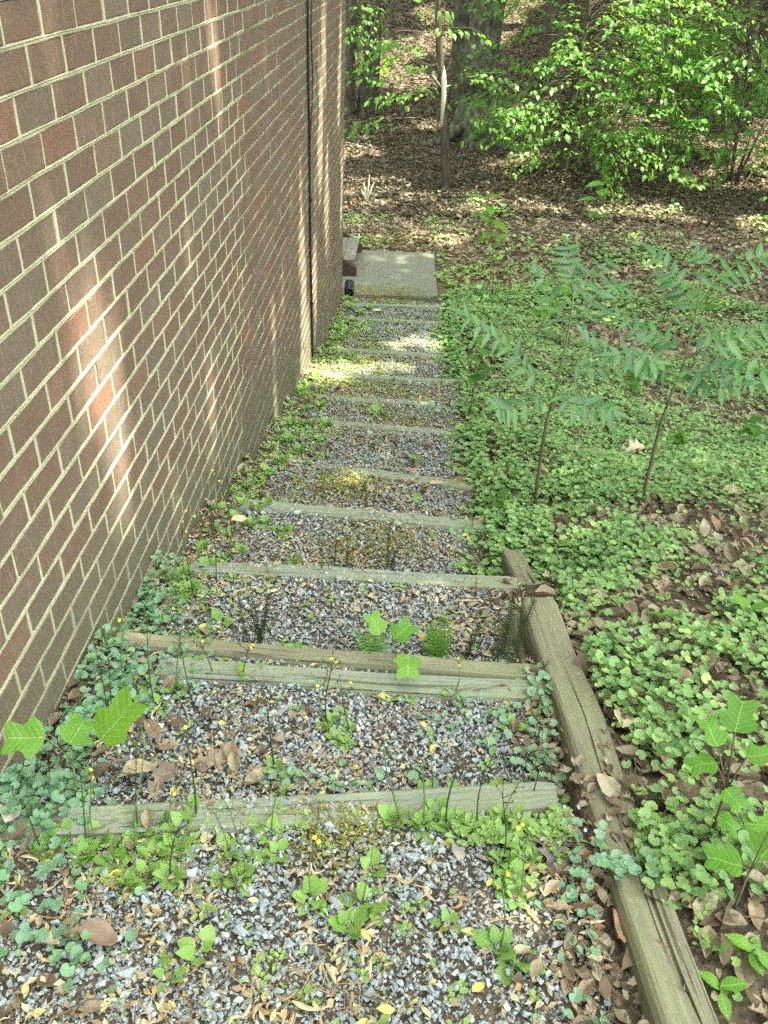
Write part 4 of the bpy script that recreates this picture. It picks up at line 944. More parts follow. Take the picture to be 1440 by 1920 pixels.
for k, (px, py, h, n, s, lab, mm) in enumerate(((1140, 1025, .05, 2, .05, 'two bright oval leaves over the ground ivy right of the short edging timber', OM), (1300, 1065, .06, 3, .045, 'small three leaved sprout in the middle of the ground ivy', OM), (1240, 1180, .07, 2, .065, 'pale sprout with two toothed leaves over brown leaves on the bank', LM),
      (1125, 1225, .06, 4, .06, 'bright toothed leaf sprout right of the long edging timber', LM), (1085, 1095, .05, 3, .045, 'light sprout near the far end of the long edging timber', LM), (1400, 1185, .09, 3, .085, 'broad leaved sprout at the right edge of the ivy bank', OM), (1370, 1095, .05, 3, .04, 'small pale sprout among ivy near the right edge', LM),
      (1350, 1880, .05, 4, .05, 'round leaved sprout by the edging at the bottom right corner', OM), (1390, 1800, .06, 4, .055, 'sprout of broad leaves at the lower right corner', OM), (1340, 1790, .04, 2, .05, 'single bright leaf touching the right side of the edging timber', OM),
      (940, 975, .16, 6, .055, 'tufted seedling with pointed leaves by the right end of the fourth step', XM), (880, 785, .55, 9, .12, 'seedling with a thin dark stem rising right of the upper middle steps', XM), (1260, 860, .18, 7, .08, 'low maple like seedling in the bright patch right of the second walnut', XM),
      (1090, 480, 1.0, 9, .26, 'young tree seedling standing alone on leaf litter beyond the first walnut', OM), (922, 560, 1.15, 12, .26, 'slender leafy seedling beyond the slab side of the bank', OM), (1010, 640, .5, 10, .16, 'bushy low seedling left of the first walnut top', OM),
      (1180, 760, .25, 7, .10, 'pale seedling between the two walnut saplings', XM), (1300, 640, .6, 10, .18, 'leafy seedling behind the second walnut sapling', OM), (1420, 760, .35, 9, .14, 'leafy seedling at the right edge below the compound leaves', XM), (1400, 840, .2, 7, .09, 'low dark seedling at the right edge of the ivy', XM),
      (1240, 740, .2, 6, .11, 'low bright seedling just left of the second walnut stem', XM), (1360, 700, .35, 8, .15, 'seedling with drooping leaves right of the second walnut stem', OM))):
    sprig(px, py, h, n, s, lab, mm, 'seedling', k, 'stem_brown' if h > .4 else 'stem_green')

# ------------------------------------------------------------------ ferns by the paired timbers
def frond(name, L, wid, npin, seed):
    mb = MB(); r = np.random.default_rng(seed); t = np.linspace(0, 1, 9)
    C = np.stack([L * t * (1 - .12 * t), 0 * t, L * (.12 * t - .22 * t * t)], 1); mb.tube(C, np.linspace(.0013, .0004, 9), 4)
    P, A, N_, Sx = [], [], [], []
    for i in range(npin):
        f = .12 + .86 * i / (npin - 1); c = np.array([np.interp(f, t, C[:, j]) for j in range(3)])
        ln = wid * math.sin(math.pi * min(1, (f + .12) ** .8)) ** .8 * .9 + .004
        for s in (-1, 1): P.append(c); A.append((.35, s, -.05 + r.normal(0, .06))); N_.append((.2, 0, 1)); Sx.append(ln)
    scatter([(np.array([(0, -.16, 0), (0, .16, 0), (.5, .2, .03), (.5, -.2, .03), (.8, .12, 0), (.8, -.12, 0), (1, 0, -.03)]), np.array([(0, 2, 1), (0, 3, 2), (3, 4, 2), (3, 5, 4), (5, 6, 4)]))],
            np.array(P), frame_mats(np.array(A, float), np.array(N_, float)), np.array(Sx)[:, None] * np.array([1, .46, 1]), mb=mb)
    me = mb.mesh(name); me.materials.append(M['fern']); return me
FR = [frond('frond', .215, .046, 13, 1), frond('frond', .17, .050, 11, 2)]
for (px, py, fr, lab) in ((815, 1240, ((70, 75, 1.0, 0), (40, 60, .8, 1), (110, 62, .75, 0), (95, 80, .85, 1)), 'upright bright fern with toothed fronds behind the paired timbers'), (705, 1235, ((150, 45, .7, 0), (110, 65, .75, 0), (75, 60, .65, 1), (175, 30, .6, 1)), 'small feathery fern left of the tulip tree seedling')):
    b = on_ground(px, py); b[2] = gh(b[0], b[1]); t = thing('fern', lab, 'fern', b)
    for (yaw, pit, s, k) in fr:
        o = link('frond', FR[k], None, t); o.rotation_euler = (0, -rad(pit), rad(yaw)); o.scale = (s, s, s)
for (px, py, lab) in ((550, 1065, 'little fern beyond the left part of the pale clean timber'),):
    b = on_ground(px, py); t = thing('fern', lab, 'fern', b)
    for (yaw, pit, s, k) in ((60, 55, .45, 0), (130, 50, .4, 1), (20, 35, .4, 1)):
        o = link('frond', FR[k], None, t); o.rotation_euler = (0, -rad(pit), rad(yaw)); o.scale = (s, s, s)

# dark narrow fern stalks with curled tiny leaflets
def spike_me(h, seed):
    mb = MB(); r = np.random.default_rng(seed); t = np.linspace(0, 1, 8)
    P = np.stack([.05 * h * t * t, .03 * h * np.sin(3 * t), h * t], 1); mb.tube(P, np.linspace(.0024, .0013, 8), 5)
    n = int(h / .0095)
    for i in range(n):
        f = .12 + .88 * i / n; c = np.array([np.interp(f, t, P[:, j]) for j in range(3)])
        for s in (-1, 1):
            d = np.array([s, r.normal(0, .15), .25]) * (.0085 * (1.15 - f * .5)); e = c + d
            mb.add([c - (0, 0, .0012), e - (0, 0, .0022), e + d * .35 + (0, 0, .0006), e + (0, 0, .0022), c + (0, 0, .0012)], np.array([(0, 1, 2), (0, 2, 4), (4, 2, 3)]))
    me = mb.mesh('stem', False); me.materials.append(M['stem_dark']); return me
SPK = [spike_me(.215, 1), spike_me(.17, 2), spike_me(.24, 3)]
for (px, py, n, sc0, lab) in ((480, 1215, 5, 1.0, 'cluster of dark spiky fern stalks at the left behind the paired timbers'), (940, 1250, 6, 1.0, 'cluster of dark spiky fern stalks at the right behind the paired timbers'), (880, 1245, 4, .7, 'shorter dark fern stalks beside the upright fern'),
     (688, 955, 2, 1.0, 'pair of dark spiky stalks on the gravel above the fourth step timber'), (728, 1075, 3, .75, 'small dark spiky stalks behind the pale clean timber, right of centre'), (655, 1070, 3, .6, 'low thin dark stalks behind the pale clean timber in the middle'), (610, 1070, 2, .7, 'thin dark stalk pair behind the pale clean timber, left of centre')):
    b = on_ground(px, py); b[2] = gh(b[0], b[1]) - .004; r = np.random.default_rng(px); t = thing('fern_stalks', lab, 'fern stalks', b)
    for i in range(n):
        o = link('stem', SPK[i % 3], None, t); o.location = (r.normal(0, .014), r.normal(0, .012), 0); o.rotation_euler = (r.normal(0, .10), r.normal(0, .10), r.uniform(-.9, .9)); s = sc0 * r.uniform(.75, 1.1); o.scale = (s, s, s)

# ------------------------------------------------------------------ walnut saplings with compound leaves
WLM = [leaf_me('leaflet', l, 'walnut') for l in WALN]
def walnut(base, stem_px, leaves, label, seed):
    r = np.random.default_rng(seed); t = thing('walnut_sapling', label, 'sapling', base)
    P = np.array([(0, 0, -.02)] + [at_y(px, py, base[1] + dy) - base for px, py, dy in stem_px]); k = len(P)
    tt = np.linspace(0, k - 1, 16); P2 = np.stack([np.interp(tt, np.arange(k), P[:, j]) for j in range(3)], 1)
    rr = np.linspace(.0085, .0035, 16)
    h = int(16 * .42)
    mb = MB(); mb.tube(P2[:h + 1], rr[:h + 1], 8); link('stem', mb.mesh('stem', True), M['stem_brown'], t)
    mb = MB(); mb.tube(P2[h:], rr[h:], 8); link('upper_stem', mb.mesh('upper_stem', True), M['stem_green'], t)
    for (f, pts, nl, ls) in leaves:
        b0 = np.array([np.interp(f * 15, np.arange(16), P2[:, j]) for j in range(3)])
        Q = np.array([b0] + [at_y(px, py, base[1] + dy) - base for px, py, dy in pts])
        # smooth curve through points
        u = np.linspace(0, len(Q) - 1, 14); C = np.stack([np.interp(u, np.arange(len(Q)), Q[:, j]) for j in range(3)], 1)
        for _ in range(2): C[1:-1] = (C[:-2] + 2 * C[1:-1] + C[2:]) / 4
        mb = MB(); mb.tube(C - b0, np.linspace(.0028, .0010, 14), 6)
        lf = link('compound_leaf', mb.mesh('compound_leaf', True), M['stem_green'], t); lf.location = b0
        Tn = unit(np.gradient(C, axis=0))
        for i in range(nl):
            g = .22 + .78 * (i // 2) / max(1, (nl // 2 - .5)); g = min(g, 1.0)
            c = np.array([np.interp(g * 13, np.arange(14), C[:, j]) for j in range(3)]) - b0; tg = unit(np.array([np.interp(g * 13, np.arange(14), Tn[:, j]) for j in range(3)]))
            s = 1 if i % 2 else -1
            n0 = unit(np.array([r.normal(0, .12), -.62 + r.normal(0, .12), 1.0])); side = unit(np.cross(tg, n0)) * s
            last = i == nl - 1
            a = tg if last else unit(tg * .55 + side * 1.0 + np.array([0, 0, -.10 + r.normal(0, .14)]))
            nn_ = n0 + r.normal(0, .14, 3)
            m3 = frame_mats(a[None], nn_[None])[0]
            o = link('leaflet', WLM[int(r.integers(0, 2))], None, lf)
            q = ls * .84 * (1 - .45 * abs(g - .55)) * r.uniform(.9, 1.1)
            mm4 = Matrix([[*m3[0], 0], [*m3[1], 0], [*m3[2], 0], [0, 0, 0, 1]]); o.rotation_euler = mm4.to_euler(); o.location = c; o.scale = (q, q * 1.12, q)
    return t
b = on_ground(1000, 970)
walnut(b, [(1012, 870, .02), (1025, 790, .05), (1040, 740, .06), (1058, 660, .08), (1068, 610, .09), (1075, 555, .1)],
       [(.52, [(960, 770, -.05), (930, 765, -.12)], 13, .105), (.54, [(1060, 755, -.10), (1110, 762, -.18), (1150, 772, -.22)], 15, .11), (.60, [(1000, 720, .02), (975, 670, .02), (940, 640, .0), (905, 618, -.04), (870, 590, -.08)], 17, .10),
        (.66, [(1085, 690, .02), (1130, 690, .0), (1190, 680, -.02), (1230, 680, -.05)], 15, .105), (.78, [(1045, 590, .2), (1025, 530, .22), (1000, 508, .2)], 13, .10), (.84, [(1090, 610, .15), (1120, 640, .2), (1150, 665, .2)], 11, .09),
        (.88, [(1095, 590, .2), (1120, 545, .25), (1150, 525, .3), (1170, 540, .3)], 13, .10), (.97, [(1072, 520, .2), (1068, 490, .25), (1062, 460, .3)], 13, .10), (.99, [(1090, 540, .12), (1110, 500, .2), (1150, 490, .25)], 11, .09)],
       'tall thin walnut sapling with feathery compound leaves, the one nearer the steps', 1)
b = on_ground(1202, 945)
walnut(b, [(1220, 870, .02), (1240, 790, .05), (1262, 730, .06), (1280, 690, .08), (1300, 610, .1), (1315, 540, .12)],
       [(.60, [(1230, 690, .0), (1200, 672, -.05), (1150, 665, -.08)], 13, .10), (.64, [(1310, 700, -.1), (1370, 690, -.16), (1440, 700, -.2)], 15, .12), (.70, [(1320, 650, .05), (1380, 635, .05), (1440, 620, .05)], 15, .115), (.74, [(1250, 640, .2), (1210, 620, .22), (1150, 590, .25)], 17, .10),
        (.84, [(1290, 560, .25), (1265, 520, .28), (1230, 480, .3)], 15, .12), (.93, [(1335, 530, .2), (1360, 505, .24), (1400, 490, .25), (1430, 480, .25)], 13, .115), (.99, [(1316, 500, .15), (1314, 480, .18), (1308, 465, .15)], 9, .08), (.68, [(1300, 720, -.1), (1340, 730, -.2), (1390, 720, -.25)], 11, .10)],
       'second walnut sapling leaning right with compound leaves, farther from the steps', 2)

# ------------------------------------------------------------------ single dead leaves that stand out, a bark piece
DM = [leaf_me('dead_leaf', d, 'litter') for d in DEAD]
dl_mats = {}
def dead(px, py, s, k, yaw, tilt, label, col, up=.012):
    key = col
    if key not in dl_mats:
        dl_mats[key] = mat_simple('dead_leaf_tone', [(.3, tuple(c * .7 for c in col)), (.7, tuple(min(1, c * 1.25) for c in col))], 45, rough=.75)
    b = on_ground(px, py); b[2] = gh(b[0], b[1]) + up
    me = mesh_fast('dead_leaf', DEAD[k][0] * s, [DEAD[k][1]], True, DEAD[k][2])
    o = thing('dead_leaf', label, 'dead leaf', b, mesh=me, mat=dl_mats[key]); o.rotation_euler = (rad(tilt), rad(tilt * .4), rad(yaw))
dead(225, 1785, .085, 1, 170, 8, 'big crumpled grey brown leaf lying on gravel at the lower left', (.21, .145, .105), .022)
dead(12, 1565, .085, 0, 100, 30, 'pale veined grey leaf at the left edge before the nearest timber', (.42, .37, .29), .03)
dead(285, 1500, .10, 3, 75, 10, 'dark lobed oak leaf behind the nearest timber', (.16, .12, .09), .025)
dead(225, 1468, .09, 4, 20, -8, 'tan curved leaf among the oak leaves by the wall', (.36, .29, .18), .03)
dead(360, 1435, .10, 3, 5, 12, 'grey brown oak leaf lying flat behind the nearest timber', (.24, .19, .14), .02)
dead(275, 1388, .05, 4, 40, 15, 'small pale tan leaf right of the big tulip leaves', (.46, .37, .24), .03)
dead(1160, 1385, .095, 0, 75, 12, 'pale cream leaf propped against the right side of the long edging timber', (.50, .42, .27), .03)
dead(1160, 1790, .08, 1, 100, 35, 'pinkish brown curled leaf left of the edging timber at bottom', (.40, .26, .17), .03)
dead(1410, 1460, .095, 1, -40, -20, 'orange brown curled leaf at the right edge', (.42, .27, .12), .04)
dead(1215, 1205, .08, 4, 95, 40, 'brown folded leaf under the pale sprout on the ivy bank', (.30, .19, .10), .03)
dead(1400, 1140, .08, 0, 95, 45, 'whitish ribbed leaf standing up in ivy at the right edge', (.50, .45, .34), .05)
dead(1250, 1335, .08, 2, 10, 5, 'grey leaf lying in the gap of the ivy bank', (.26, .22, .18), .03)
dead(1330, 1190, .09, 1, -10, 10, 'rust brown ribbed leaf in the middle of the ivy', (.36, .23, .14), .035)
dead(1160, 860, .17, 3, 20, 4, 'large pale papery leaf between the two walnut stems', (.40, .33, .23), .05)
dead(1350, 935, .13, 0, 5, 5, 'broad tan leaf right of the second walnut stem foot', (.42, .32, .2), .04)
dead(1235, 960, .13, 0, 80, 30, 'dark tan leaf at the foot of the second walnut', (.34, .25, .15), .04)
dead(435, 1000, .075, 0, 30, 15, 'tan leaf caught in the weeds along the wall', (.44, .33, .2), .06)
dead(378, 1588, .034, 0, 70, 10, 'small yellow leaf on the gravel before the nearest timber', (.60, .47, .16), .012)
dead(205, 1652, .03, 1, 20, 10, 'tiny golden leaf left of centre on the near gravel', (.55, .40, .10), .014)
dead(925, 1590, .06, 2, 160, 10, 'dark brown leaf beneath the right weed clump', (.15, .085, .05), .016)
dead(865, 1625, .05, 4, 110, 5, 'grey bark like leaf on the near gravel right of centre', (.22, .2, .17), .014)
dead(1040, 1650, .10, 3, 100, 0, 'dark purple grey crumpled oak leaf beside the hanging ivy', (.13, .105, .095), .02)
dead(700, 590, .13, 0, 30, 0, 'pale leaf on the step before the slab', (.46, .38, .26), .03)
mb = MB(); r = np.random.default_rng(4); t_ = np.linspace(-.5, .5, 9)
th_ = np.linspace(-.4, math.pi + .4, 10); V = []
for a in t_:
    rr = .0165 + .002 * math.sin(7 * a)
    for q in th_: V.append((a * .065 + r.normal(0, .0012) + (.006 * math.sin(5 * q) if abs(a) > .45 else 0), math.cos(q) * rr + r.normal(0, .0006), math.sin(q) * rr * .8 + r.normal(0, .0006)))
q = [(i * 10 + j, i * 10 + j + 1, (i + 1) * 10 + j + 1, (i + 1) * 10 + j) for i in range(8) for j in range(9)]
V = np.array(V); Vi = V * (1, .84, .8); mb.add(np.concatenate([V, Vi]), np.array(q + [tuple(90 + k for k in f[::-1]) for f in q] + [(i * 10, (i + 1) * 10, 90 + (i + 1) * 10, 90 + i * 10) for i in range(8)] + [((i + 1) * 10 + 9, i * 10 + 9, 90 + i * 10 + 9, 90 + (i + 1) * 10 + 9) for i in range(8)] + [(j + 1, j, 90 + j, 90 + j + 1) for j in range(9)] + [(80 + j, 80 + j + 1, 170 + j + 1, 170 + j) for j in range(9)]))
b = on_ground(998, 1535)
o = thing('bark_piece', 'dark curled piece of bark lying against the right weed clump', 'bark', b + (0, 0, .004), rz=rad(5), mesh=mb.mesh('bark_piece', False), mat=M['bark_bit'])

# ------------------------------------------------------------------ the wood behind
def trunk_mesh(P, R, n=16, seed=0, flare=0., lobes=5, fh=.6, rough=.04):
    P = np.asarray(P, float); k = len(P); V = []; L = np.concatenate([[0], np.cumsum(np.linalg.norm(np.diff(P, axis=0), axis=1))]); th = np.arange(n) * 2 * np.pi / n
    r = np.random.default_rng(seed); ph = r.uniform(0, 6.28, 3)
    for i in range(k):
        f = flare * math.exp(-L[i] / fh)
        lob = .5 + .5 * np.sin(lobes * th + ph[0]) + .35 * np.sin((lobes - 2) * th + ph[1])
        rr = R[i] * (1 + f * (.35 + .9 * np.maximum(lob, 0) ** 1.5) + rough * np.sin(3 * th + ph[2] + L[i] * 2) + r.normal(0, rough * .25, n))
        V.append(P[i] + np.stack([np.cos(th) * rr, np.sin(th) * rr, 0 * th], 1))
    V = np.concatenate(V); q = [(i * n + j, i * n + (j + 1) % n, (i + 1) * n + (j + 1) % n, (i + 1) * n + j) for i in range(k - 1) for j in range(n)]
    return V, np.array(q)
def crown(mb_l, mb_b, trunkP, blobs, seed, leafs=.085, nleaf=20, tm=BEECH, spray=.75, droop=.35, dens=.40):
    r = np.random.default_rng(seed); LP, LA, LN, LS = [], [], [], []
    for (c, rad3, ns) in blobs:
        c = np.asarray(c, float)
        for _ in range(max(3, int(ns * dens))):
            u = unit(r.normal(size=3)) * r.random() ** .45; p = c + u * np.asarray(rad3)
            ti = int(np.argmin(np.abs(trunkP[:, 2] - (p[2] - .25)))); tp = trunkP[ti]
            out_ = p - tp; out_[2] *= .3; d = unit(out_ + r.normal(0, .45, 3) * np.linalg.norm(out_)); d[2] -= droop * r.random()
            d = unit(d); L = spray * r.uniform(.6, 1.25)
            if r.random() < .35:
                m_ = (tp + p) / 2 + (0, 0, .12); mb_b.tube([tp, m_, p], [.012, .008, .005], 4, False)
            m_ = p + d * L * .5 + (0, 0, .04); e = p + d * L - (0, 0, droop * .25 * L)
            mb_b.tube([p, m_, e], [.005, .0035, .0015], 3, False)
            t = r.uniform(.05, 1, nleaf); C = (1 - t)[:, None] ** 2 * p + (2 * t * (1 - t))[:, None] * m_ + (t ** 2)[:, None] * e
            sdv = unit(np.cross(d, (0, 0, 1.))); s = np.where(np.arange(nleaf) % 2, 1, -1); off = r.uniform(0, .22, nleaf) * (1 - t * .6) * L
            C = C + sdv * (s * off)[:, None] + d * (off * .5)[:, None]; C[:, 2] -= off * .25 + r.uniform(0, .05, nleaf)
            a = d[None] * .8 + sdv[None] * (s * .8)[:, None] + r.normal(0, .25, (nleaf, 3)); a[:, 2] -= .25 + .35 * r.random(nleaf)
            nrm = np.stack([r.normal(0, .28, nleaf), r.normal(-.22, .28, nleaf), np.ones(nleaf)], 1)
            LP.append(C); LA.append(a); LN.append(nrm); LS.append(leafs * r.uniform(.65, 1.2, nleaf))
    LP = np.concatenate(LP)
    scatter(tm, LP, frame_mats(np.concatenate(LA), np.concatenate(LN)), np.concatenate(LS), r.integers(0, len(tm), len(LP)), mb=mb_l)
def tree(name, label, base, pts, R, blobs, bark, leafmat='beech', seed=0, group=None, flare=0., fh=.4, leafs=.085, nleaf=20, tm=BEECH, n=12, spray=.95, cat='tree', extra=None, droop=.35):
    base = np.asarray(base, float); t = thing(name, label, cat, base, group=group)
    P = np.array(pts, float) - base; k = max(8, int(np.linalg.norm(P[-1] - P[0]) / .12)); u = np.linspace(0, len(P) - 1, k)
    P2 = np.stack([np.interp(u, np.arange(len(P)), P[:, j]) for j in range(3)], 1); R2 = np.interp(u, np.arange(len(P)), R)
    P2 = P2 + np.stack([(vnoise(u * 1.3, u * 0, 1, seed) - .5), (vnoise(u * 1.1, u * 0 + 9, 1, seed) - .5), 0 * u], 1) * (R2[:, None] * .8) * np.minimum(1, u)[:, None]
    mb = MB(); mb.add(*trunk_mesh(P2, R2, n, seed, flare, 5, fh)); 
    link('trunk', mb.mesh('trunk', True), M[bark], t)
    if blobs:
        ml, mbb = MB(), MB(); crown(ml, mbb, P2, [(np.asarray(c) - base, r3, ns) for c, r3, ns in blobs], seed, leafs, nleaf, tm, spray, droop)
        link('crown', ml.mesh('crown', True), M[leafmat], t); link('twigs', mbb.mesh('twigs', True), M[bark], t)
    return t
def G(px, py): p = on_ground(px, py); p[2] = gh(p[0], p[1]) - .03; return p
def up(px, py, Y): return at_y(px, py, Y)
# the great beech with flared roots
b = G(905, 258); D = b[1]; RS = FPX / np.dot(b - CAM, cF)      # pixels per metre there
topb = up(928, -40, D)
big_b = tree('beech_tree', 'massive grey beech with flared mossy roots in the middle of the wood', b, [b - (0, 0, .1), up(903, 200, D), up(908, 150, D), up(918, 60, D), topb, topb + (.1, .2, 4.0), topb + (.2, .3, 8.0)], [36 / RS, 35 / RS, 33 / RS, 29 / RS, 28 / RS, .25, .15],
     [(up(930, -20, D - 1.2), (.7, .4, .35), 14), (up(925, 70, D - 1.0), (.25, .2, .5), 5)], 'bark_grey', seed=5, flare=1.0, fh=.42, n=40)
for (px0, py0, px1, py1, r0) in ((880, 232, 775, 275, .10), (935, 235, 1000, 252, .085), (905, 250, 890, 275, .07), (890, 245, 850, 262, .08)):
    a0 = up(px0, py0, D - .15) - b; e0 = on_ground(px1, py1) - b - (0, 0, .03); mb = MB(); m_ = (a0 + e0) / 2; m_[2] = a0[2] * .3 + e0[2] * .7
    mb.tube([a0 + (0, .2, .05), a0, m_, e0], [r0 * 1.3, r0 * 1.1, r0 * .75, r0 * .2], 8); link('root', mb.mesh('root', True), M['bark_grey'], big_b)
b = G(868, 205); tree('beech_tree', 'slimmer grey trunk standing just left behind the great beech', b, [b - (0, 0, .1), up(866, 100, b[1]), up(872, 0, b[1]), up(876, -120, b[1])], [.17, .16, .15, .13], None, 'bark_grey', seed=6, flare=.3)
b = G(838, 350); Y0 = b[1]
tree('young_tree', 'slender dark young tree with a broken pale snag, in front of the great beech', b, [b, up(833, 270, Y0), up(828, 170, Y0), up(822, 60, Y0), up(818, -120, Y0), up(816, -400, Y0)], [.085, .07, .06, .05, .045, .02],
     [(up(775, 155, Y0 - .2), (.6, .6, .3), 15), (up(735, 218, Y0 - .4), (.4, .5, .10), 5), (up(780, 60, Y0), (.8, .8, .5), 24), (up(865, 150, Y0 - .2), (.2, .3, .12), 3), (up(872, 220, Y0 - .3), (.2, .3, .10), 3), (up(860, 10, Y0), (.6, .6, .35), 12)], 'bark_dark', seed=7, leafs=.105, nleaf=16)
sn = up(829, 165, Y0 - .07); mb = MB(); mb.tube([sn + (.03, 0, -.55), sn + (.035, -.01, -.1), sn + (.02, -.02, .12), sn + (.01, 0, .3)], [.025, .04, .045, .005], 6)
for dx, dz in ((-.16, .18), (.12, .05)): mb.tube([sn, sn + (dx, -.05, dz)], [.02, .004], 5)
yt = bpy.data.objects['young_tree']; o = link('broken_limb', None, None, yt); bpy.data.objects.remove(o)
me = mb.mesh('broken_limb', True)
for v in me.vertices: v.co = v.co - Vector(b.tolist())
link('broken_limb', me, M['pale_wood'], yt)
for k, (px, py, r0, lab, pl) in enumerate(((690, 205, .17, 'thick dark trunk wrapped in leaves at the left beside the house corner', -1.0), (655, 212, .09, 'dark trunk half hidden by the house corner', 0), (1035, 52, .20, 'dark trunk high up the slope right of the great beech', .3),
       (1408, 118, .10, 'dark stem behind foliage at the far upper right', .2), (1205, 215, .10, 'dim trunk deep behind the leaves in the right half', .3), (1330, 160, .08, 'thin dim trunk behind the right foliage', 0))):
    b = G(px, py); Y1 = b[1]
    bl = [(up(680, 40, Y1 - 1), (.6, .5, .6), 34), (up(670, 0, Y1 - 1), (.7, .6, .4), 24), (up(690, 120, Y1 - .5), (.3, .25, .4), 9)] if k == 0 else None
    tree('forest_tree', lab, b, [b - (0, 0, .1), up(px + 3, py - 60, Y1) if py > 70 else b + (0, 0, 1), up(px + 6, -100, Y1) if py > 70 else b + (0.1, 0, 4), (up(px + 6, -100, Y1) if py > 70 else b + (0.1, 0, 4)) + np.array([0, 0, 6])], [r0 * 1.1, r0, r0 * .9, r0 * .6], bl, 'bark_dark', seed=20 + k, flare=.25)
b = G(686, 212) + np.array([-.02, -.35, 0])
tree('leaning_pole', 'thin dead leaning stem against the thick dark trunk at left', b, [b, up(676, 150, b[1]), up(668, 40, b[1]), up(664, -60, b[1])], [.035, .03, .025, .02], None, 'bark_grey', seed=31, cat='dead stem')
b = G(1058, 318); Y1 = b[1]
tree('young_beech', 'young beech with bright layered leaf sprays right of the great beech', b, [b, up(1064, 250, Y1), up(1075, 180, Y1), up(1092, 90, Y1), up(1105, 0, Y1), up(1110, -200, Y1)], [.10, .08, .065, .05, .045, .02],
     [(up(1010, 180, Y1 - .6), (.8, .7, .5), 60), (up(985, 225, Y1 - .8), (.4, .4, .16), 16), (up(1060, 230, Y1 - .6), (.8, .7, .35), 50), (up(1080, 110, Y1 - .3), (1.0, .9, .55), 80), (up(1110, 40, Y1 - .2), (1.2, .9, .6), 90), (up(1150, 215, Y1 - 1.0), (.55, .6, .6), 45), (up(1135, 270, Y1 - 1.1), (.4, .5, .22), 22), (up(1190, 120, Y1 - .5), (.8, .8, .8), 75), (up(1050, 285, Y1 - .5), (.5, .4, .12), 10), (up(1200, 20, Y1 - .4), (.9, .9, .7), 70)], 'bark_dark', seed=8, leafs=.10, nleaf=19)
b = G(1235, 300) ; b[1] += 1.5; b[2] = gh(b[0], b[1]) - .02; Y1 = b[1]
tree('young_beech', 'thin young beech hidden inside the green foliage between the two understory crowns', b, [b, up(1240, 180, Y1), up(1250, 60, Y1), up(1255, -150, Y1)], [.06, .05, .04, .02],
     [(up(1240, 230, Y1 - .3), (1.0, .8, .45), 60), (up(1280, 130, Y1), (1.1, .9, .7), 85), (up(1300, 40, Y1), (1.2, .9, .7), 90), (up(1225, 280, Y1 - .3), (.7, .5, .2), 22), (up(1270, 310, Y1 - .6), (.3, .3, .15), 8)], 'bark_dark', seed=9, leafs=.10, nleaf=17)
b = G(1372, 345); Y1 = b[1]
sh = tree('shrub', 'multi stemmed shrub with broad flat leaves at the right edge of the wood', b, [b, up(1378, 280, Y1), up(1390, 200, Y1), up(1410, 60, Y1)], [.035, .03, .025, .012],
     [(up(1370, 215, Y1 - .4), (1.0, .9, .3), 55), (up(1400, 260, Y1 - .3), (.8, .7, .2), 30), (up(1420, 150, Y1), (1.0, .9, .5), 60), (up(1310, 230, Y1 - .7), (.5, .6, .35), 26), (up(1410, 50, Y1), (1.1, .9, .6), 65), (up(1300, 330, Y1 - 1.2), (.2, .25, .25), 9), (up(1470, 250, Y1), (.7, .8, .6), 40), (up(1340, 90, Y1 - .5), (.8, .8, .6), 55)], 'bark_dark', 'maple', seed=10, leafs=.105, nleaf=17, tm=MAPLE + BEECH, cat='shrub')
for k, (dx, dz) in enumerate(((-.35, 1.1), (.35, 1.2), (-.15, 1.4), (.18, 1.0))):
    mb = MB(); mb.tube([(dx * .15, 0, 0), (dx * .6, .05, dz * .5), (dx, .1, dz)], [.022, .018, .012], 6); link('stem', mb.mesh('stem', True), M['bark_dark'], sh)
# small weed bushes at the forest edge
for k, (px, py) in enumerate(((1210, 325), (1120, 300), (1010, 330), (1395, 345), (1290, 295), (930, 285))):
    b = G(px, py); ml, mbb = MB(), MB(); crown(ml, mbb, np.array([(0, 0, 0), (0, 0, .25), (0, 0, .5)]), [((0, 0, .28), (.3, .3, .2), 12)], 60 + k, .08, 9, BEECH, .25)
    t = thing('undergrowth', 'low leafy undergrowth on the dark leaf litter, ' + ORD[sorted((1210, 1120, 1010, 1395, 1290, 930)).index(px)] + ' from the left', 'plant', b, group='undergrowth on the forest floor'); link('leaves', ml.mesh('leaves', True), M['beech'], t); link('stems', mbb.mesh('stems', True), M['bark_dark'], t)
# fallen branches
def branch(name, label, pts, r0, mat='bark_grey', lift=.05):
    P = np.array([on_ground(x, y) + (0, 0, lift) for x, y in pts]); b = P[0].copy(); mb = MB(); mb.tube(P - b, np.linspace(r0, r0 * .4, len(P)), 6)
    return thing(name, label, 'branch', b, mesh=mb.mesh(name, True), mat=M[mat])
branch('fallen_branch', 'curved fallen branch on leaf litter left of the young tree', [(695, 382), (705, 376), (725, 374), (750, 376)], .035, 'bark_dark')
branch('fallen_branch', 'long dark log lying up the slope below the high trunk', [(985, 68), (1010, 66), (1045, 66)], .06, 'bark_dark')
branch('fallen_branch', 'thin dead branch on the slope left of the great beech', [(720, 330), (740, 322), (770, 305), (795, 282)], .016)
branch('fallen_branch', 'dead branch at the far right forest floor', [(1400, 330), (1440, 340), (1480, 345)], .03, 'bark_dark')
b = on_ground(688, 380); mb = MB()
for e in ((-.06, 0, .30), (.03, 0, .42), (.10, .02, .30), (-.10, .0, .20)): mb.tube([(0, 0, -.02), (e[0] * .4, 0, e[2] * .5), e], [.014, .011, .004], 5)
thing('dead_twigs', 'sunlit bare forked twigs sticking up from the litter near the house corner', 'twigs', b, mesh=mb.mesh('dead_twigs', True), mat=M['pale_wood'])

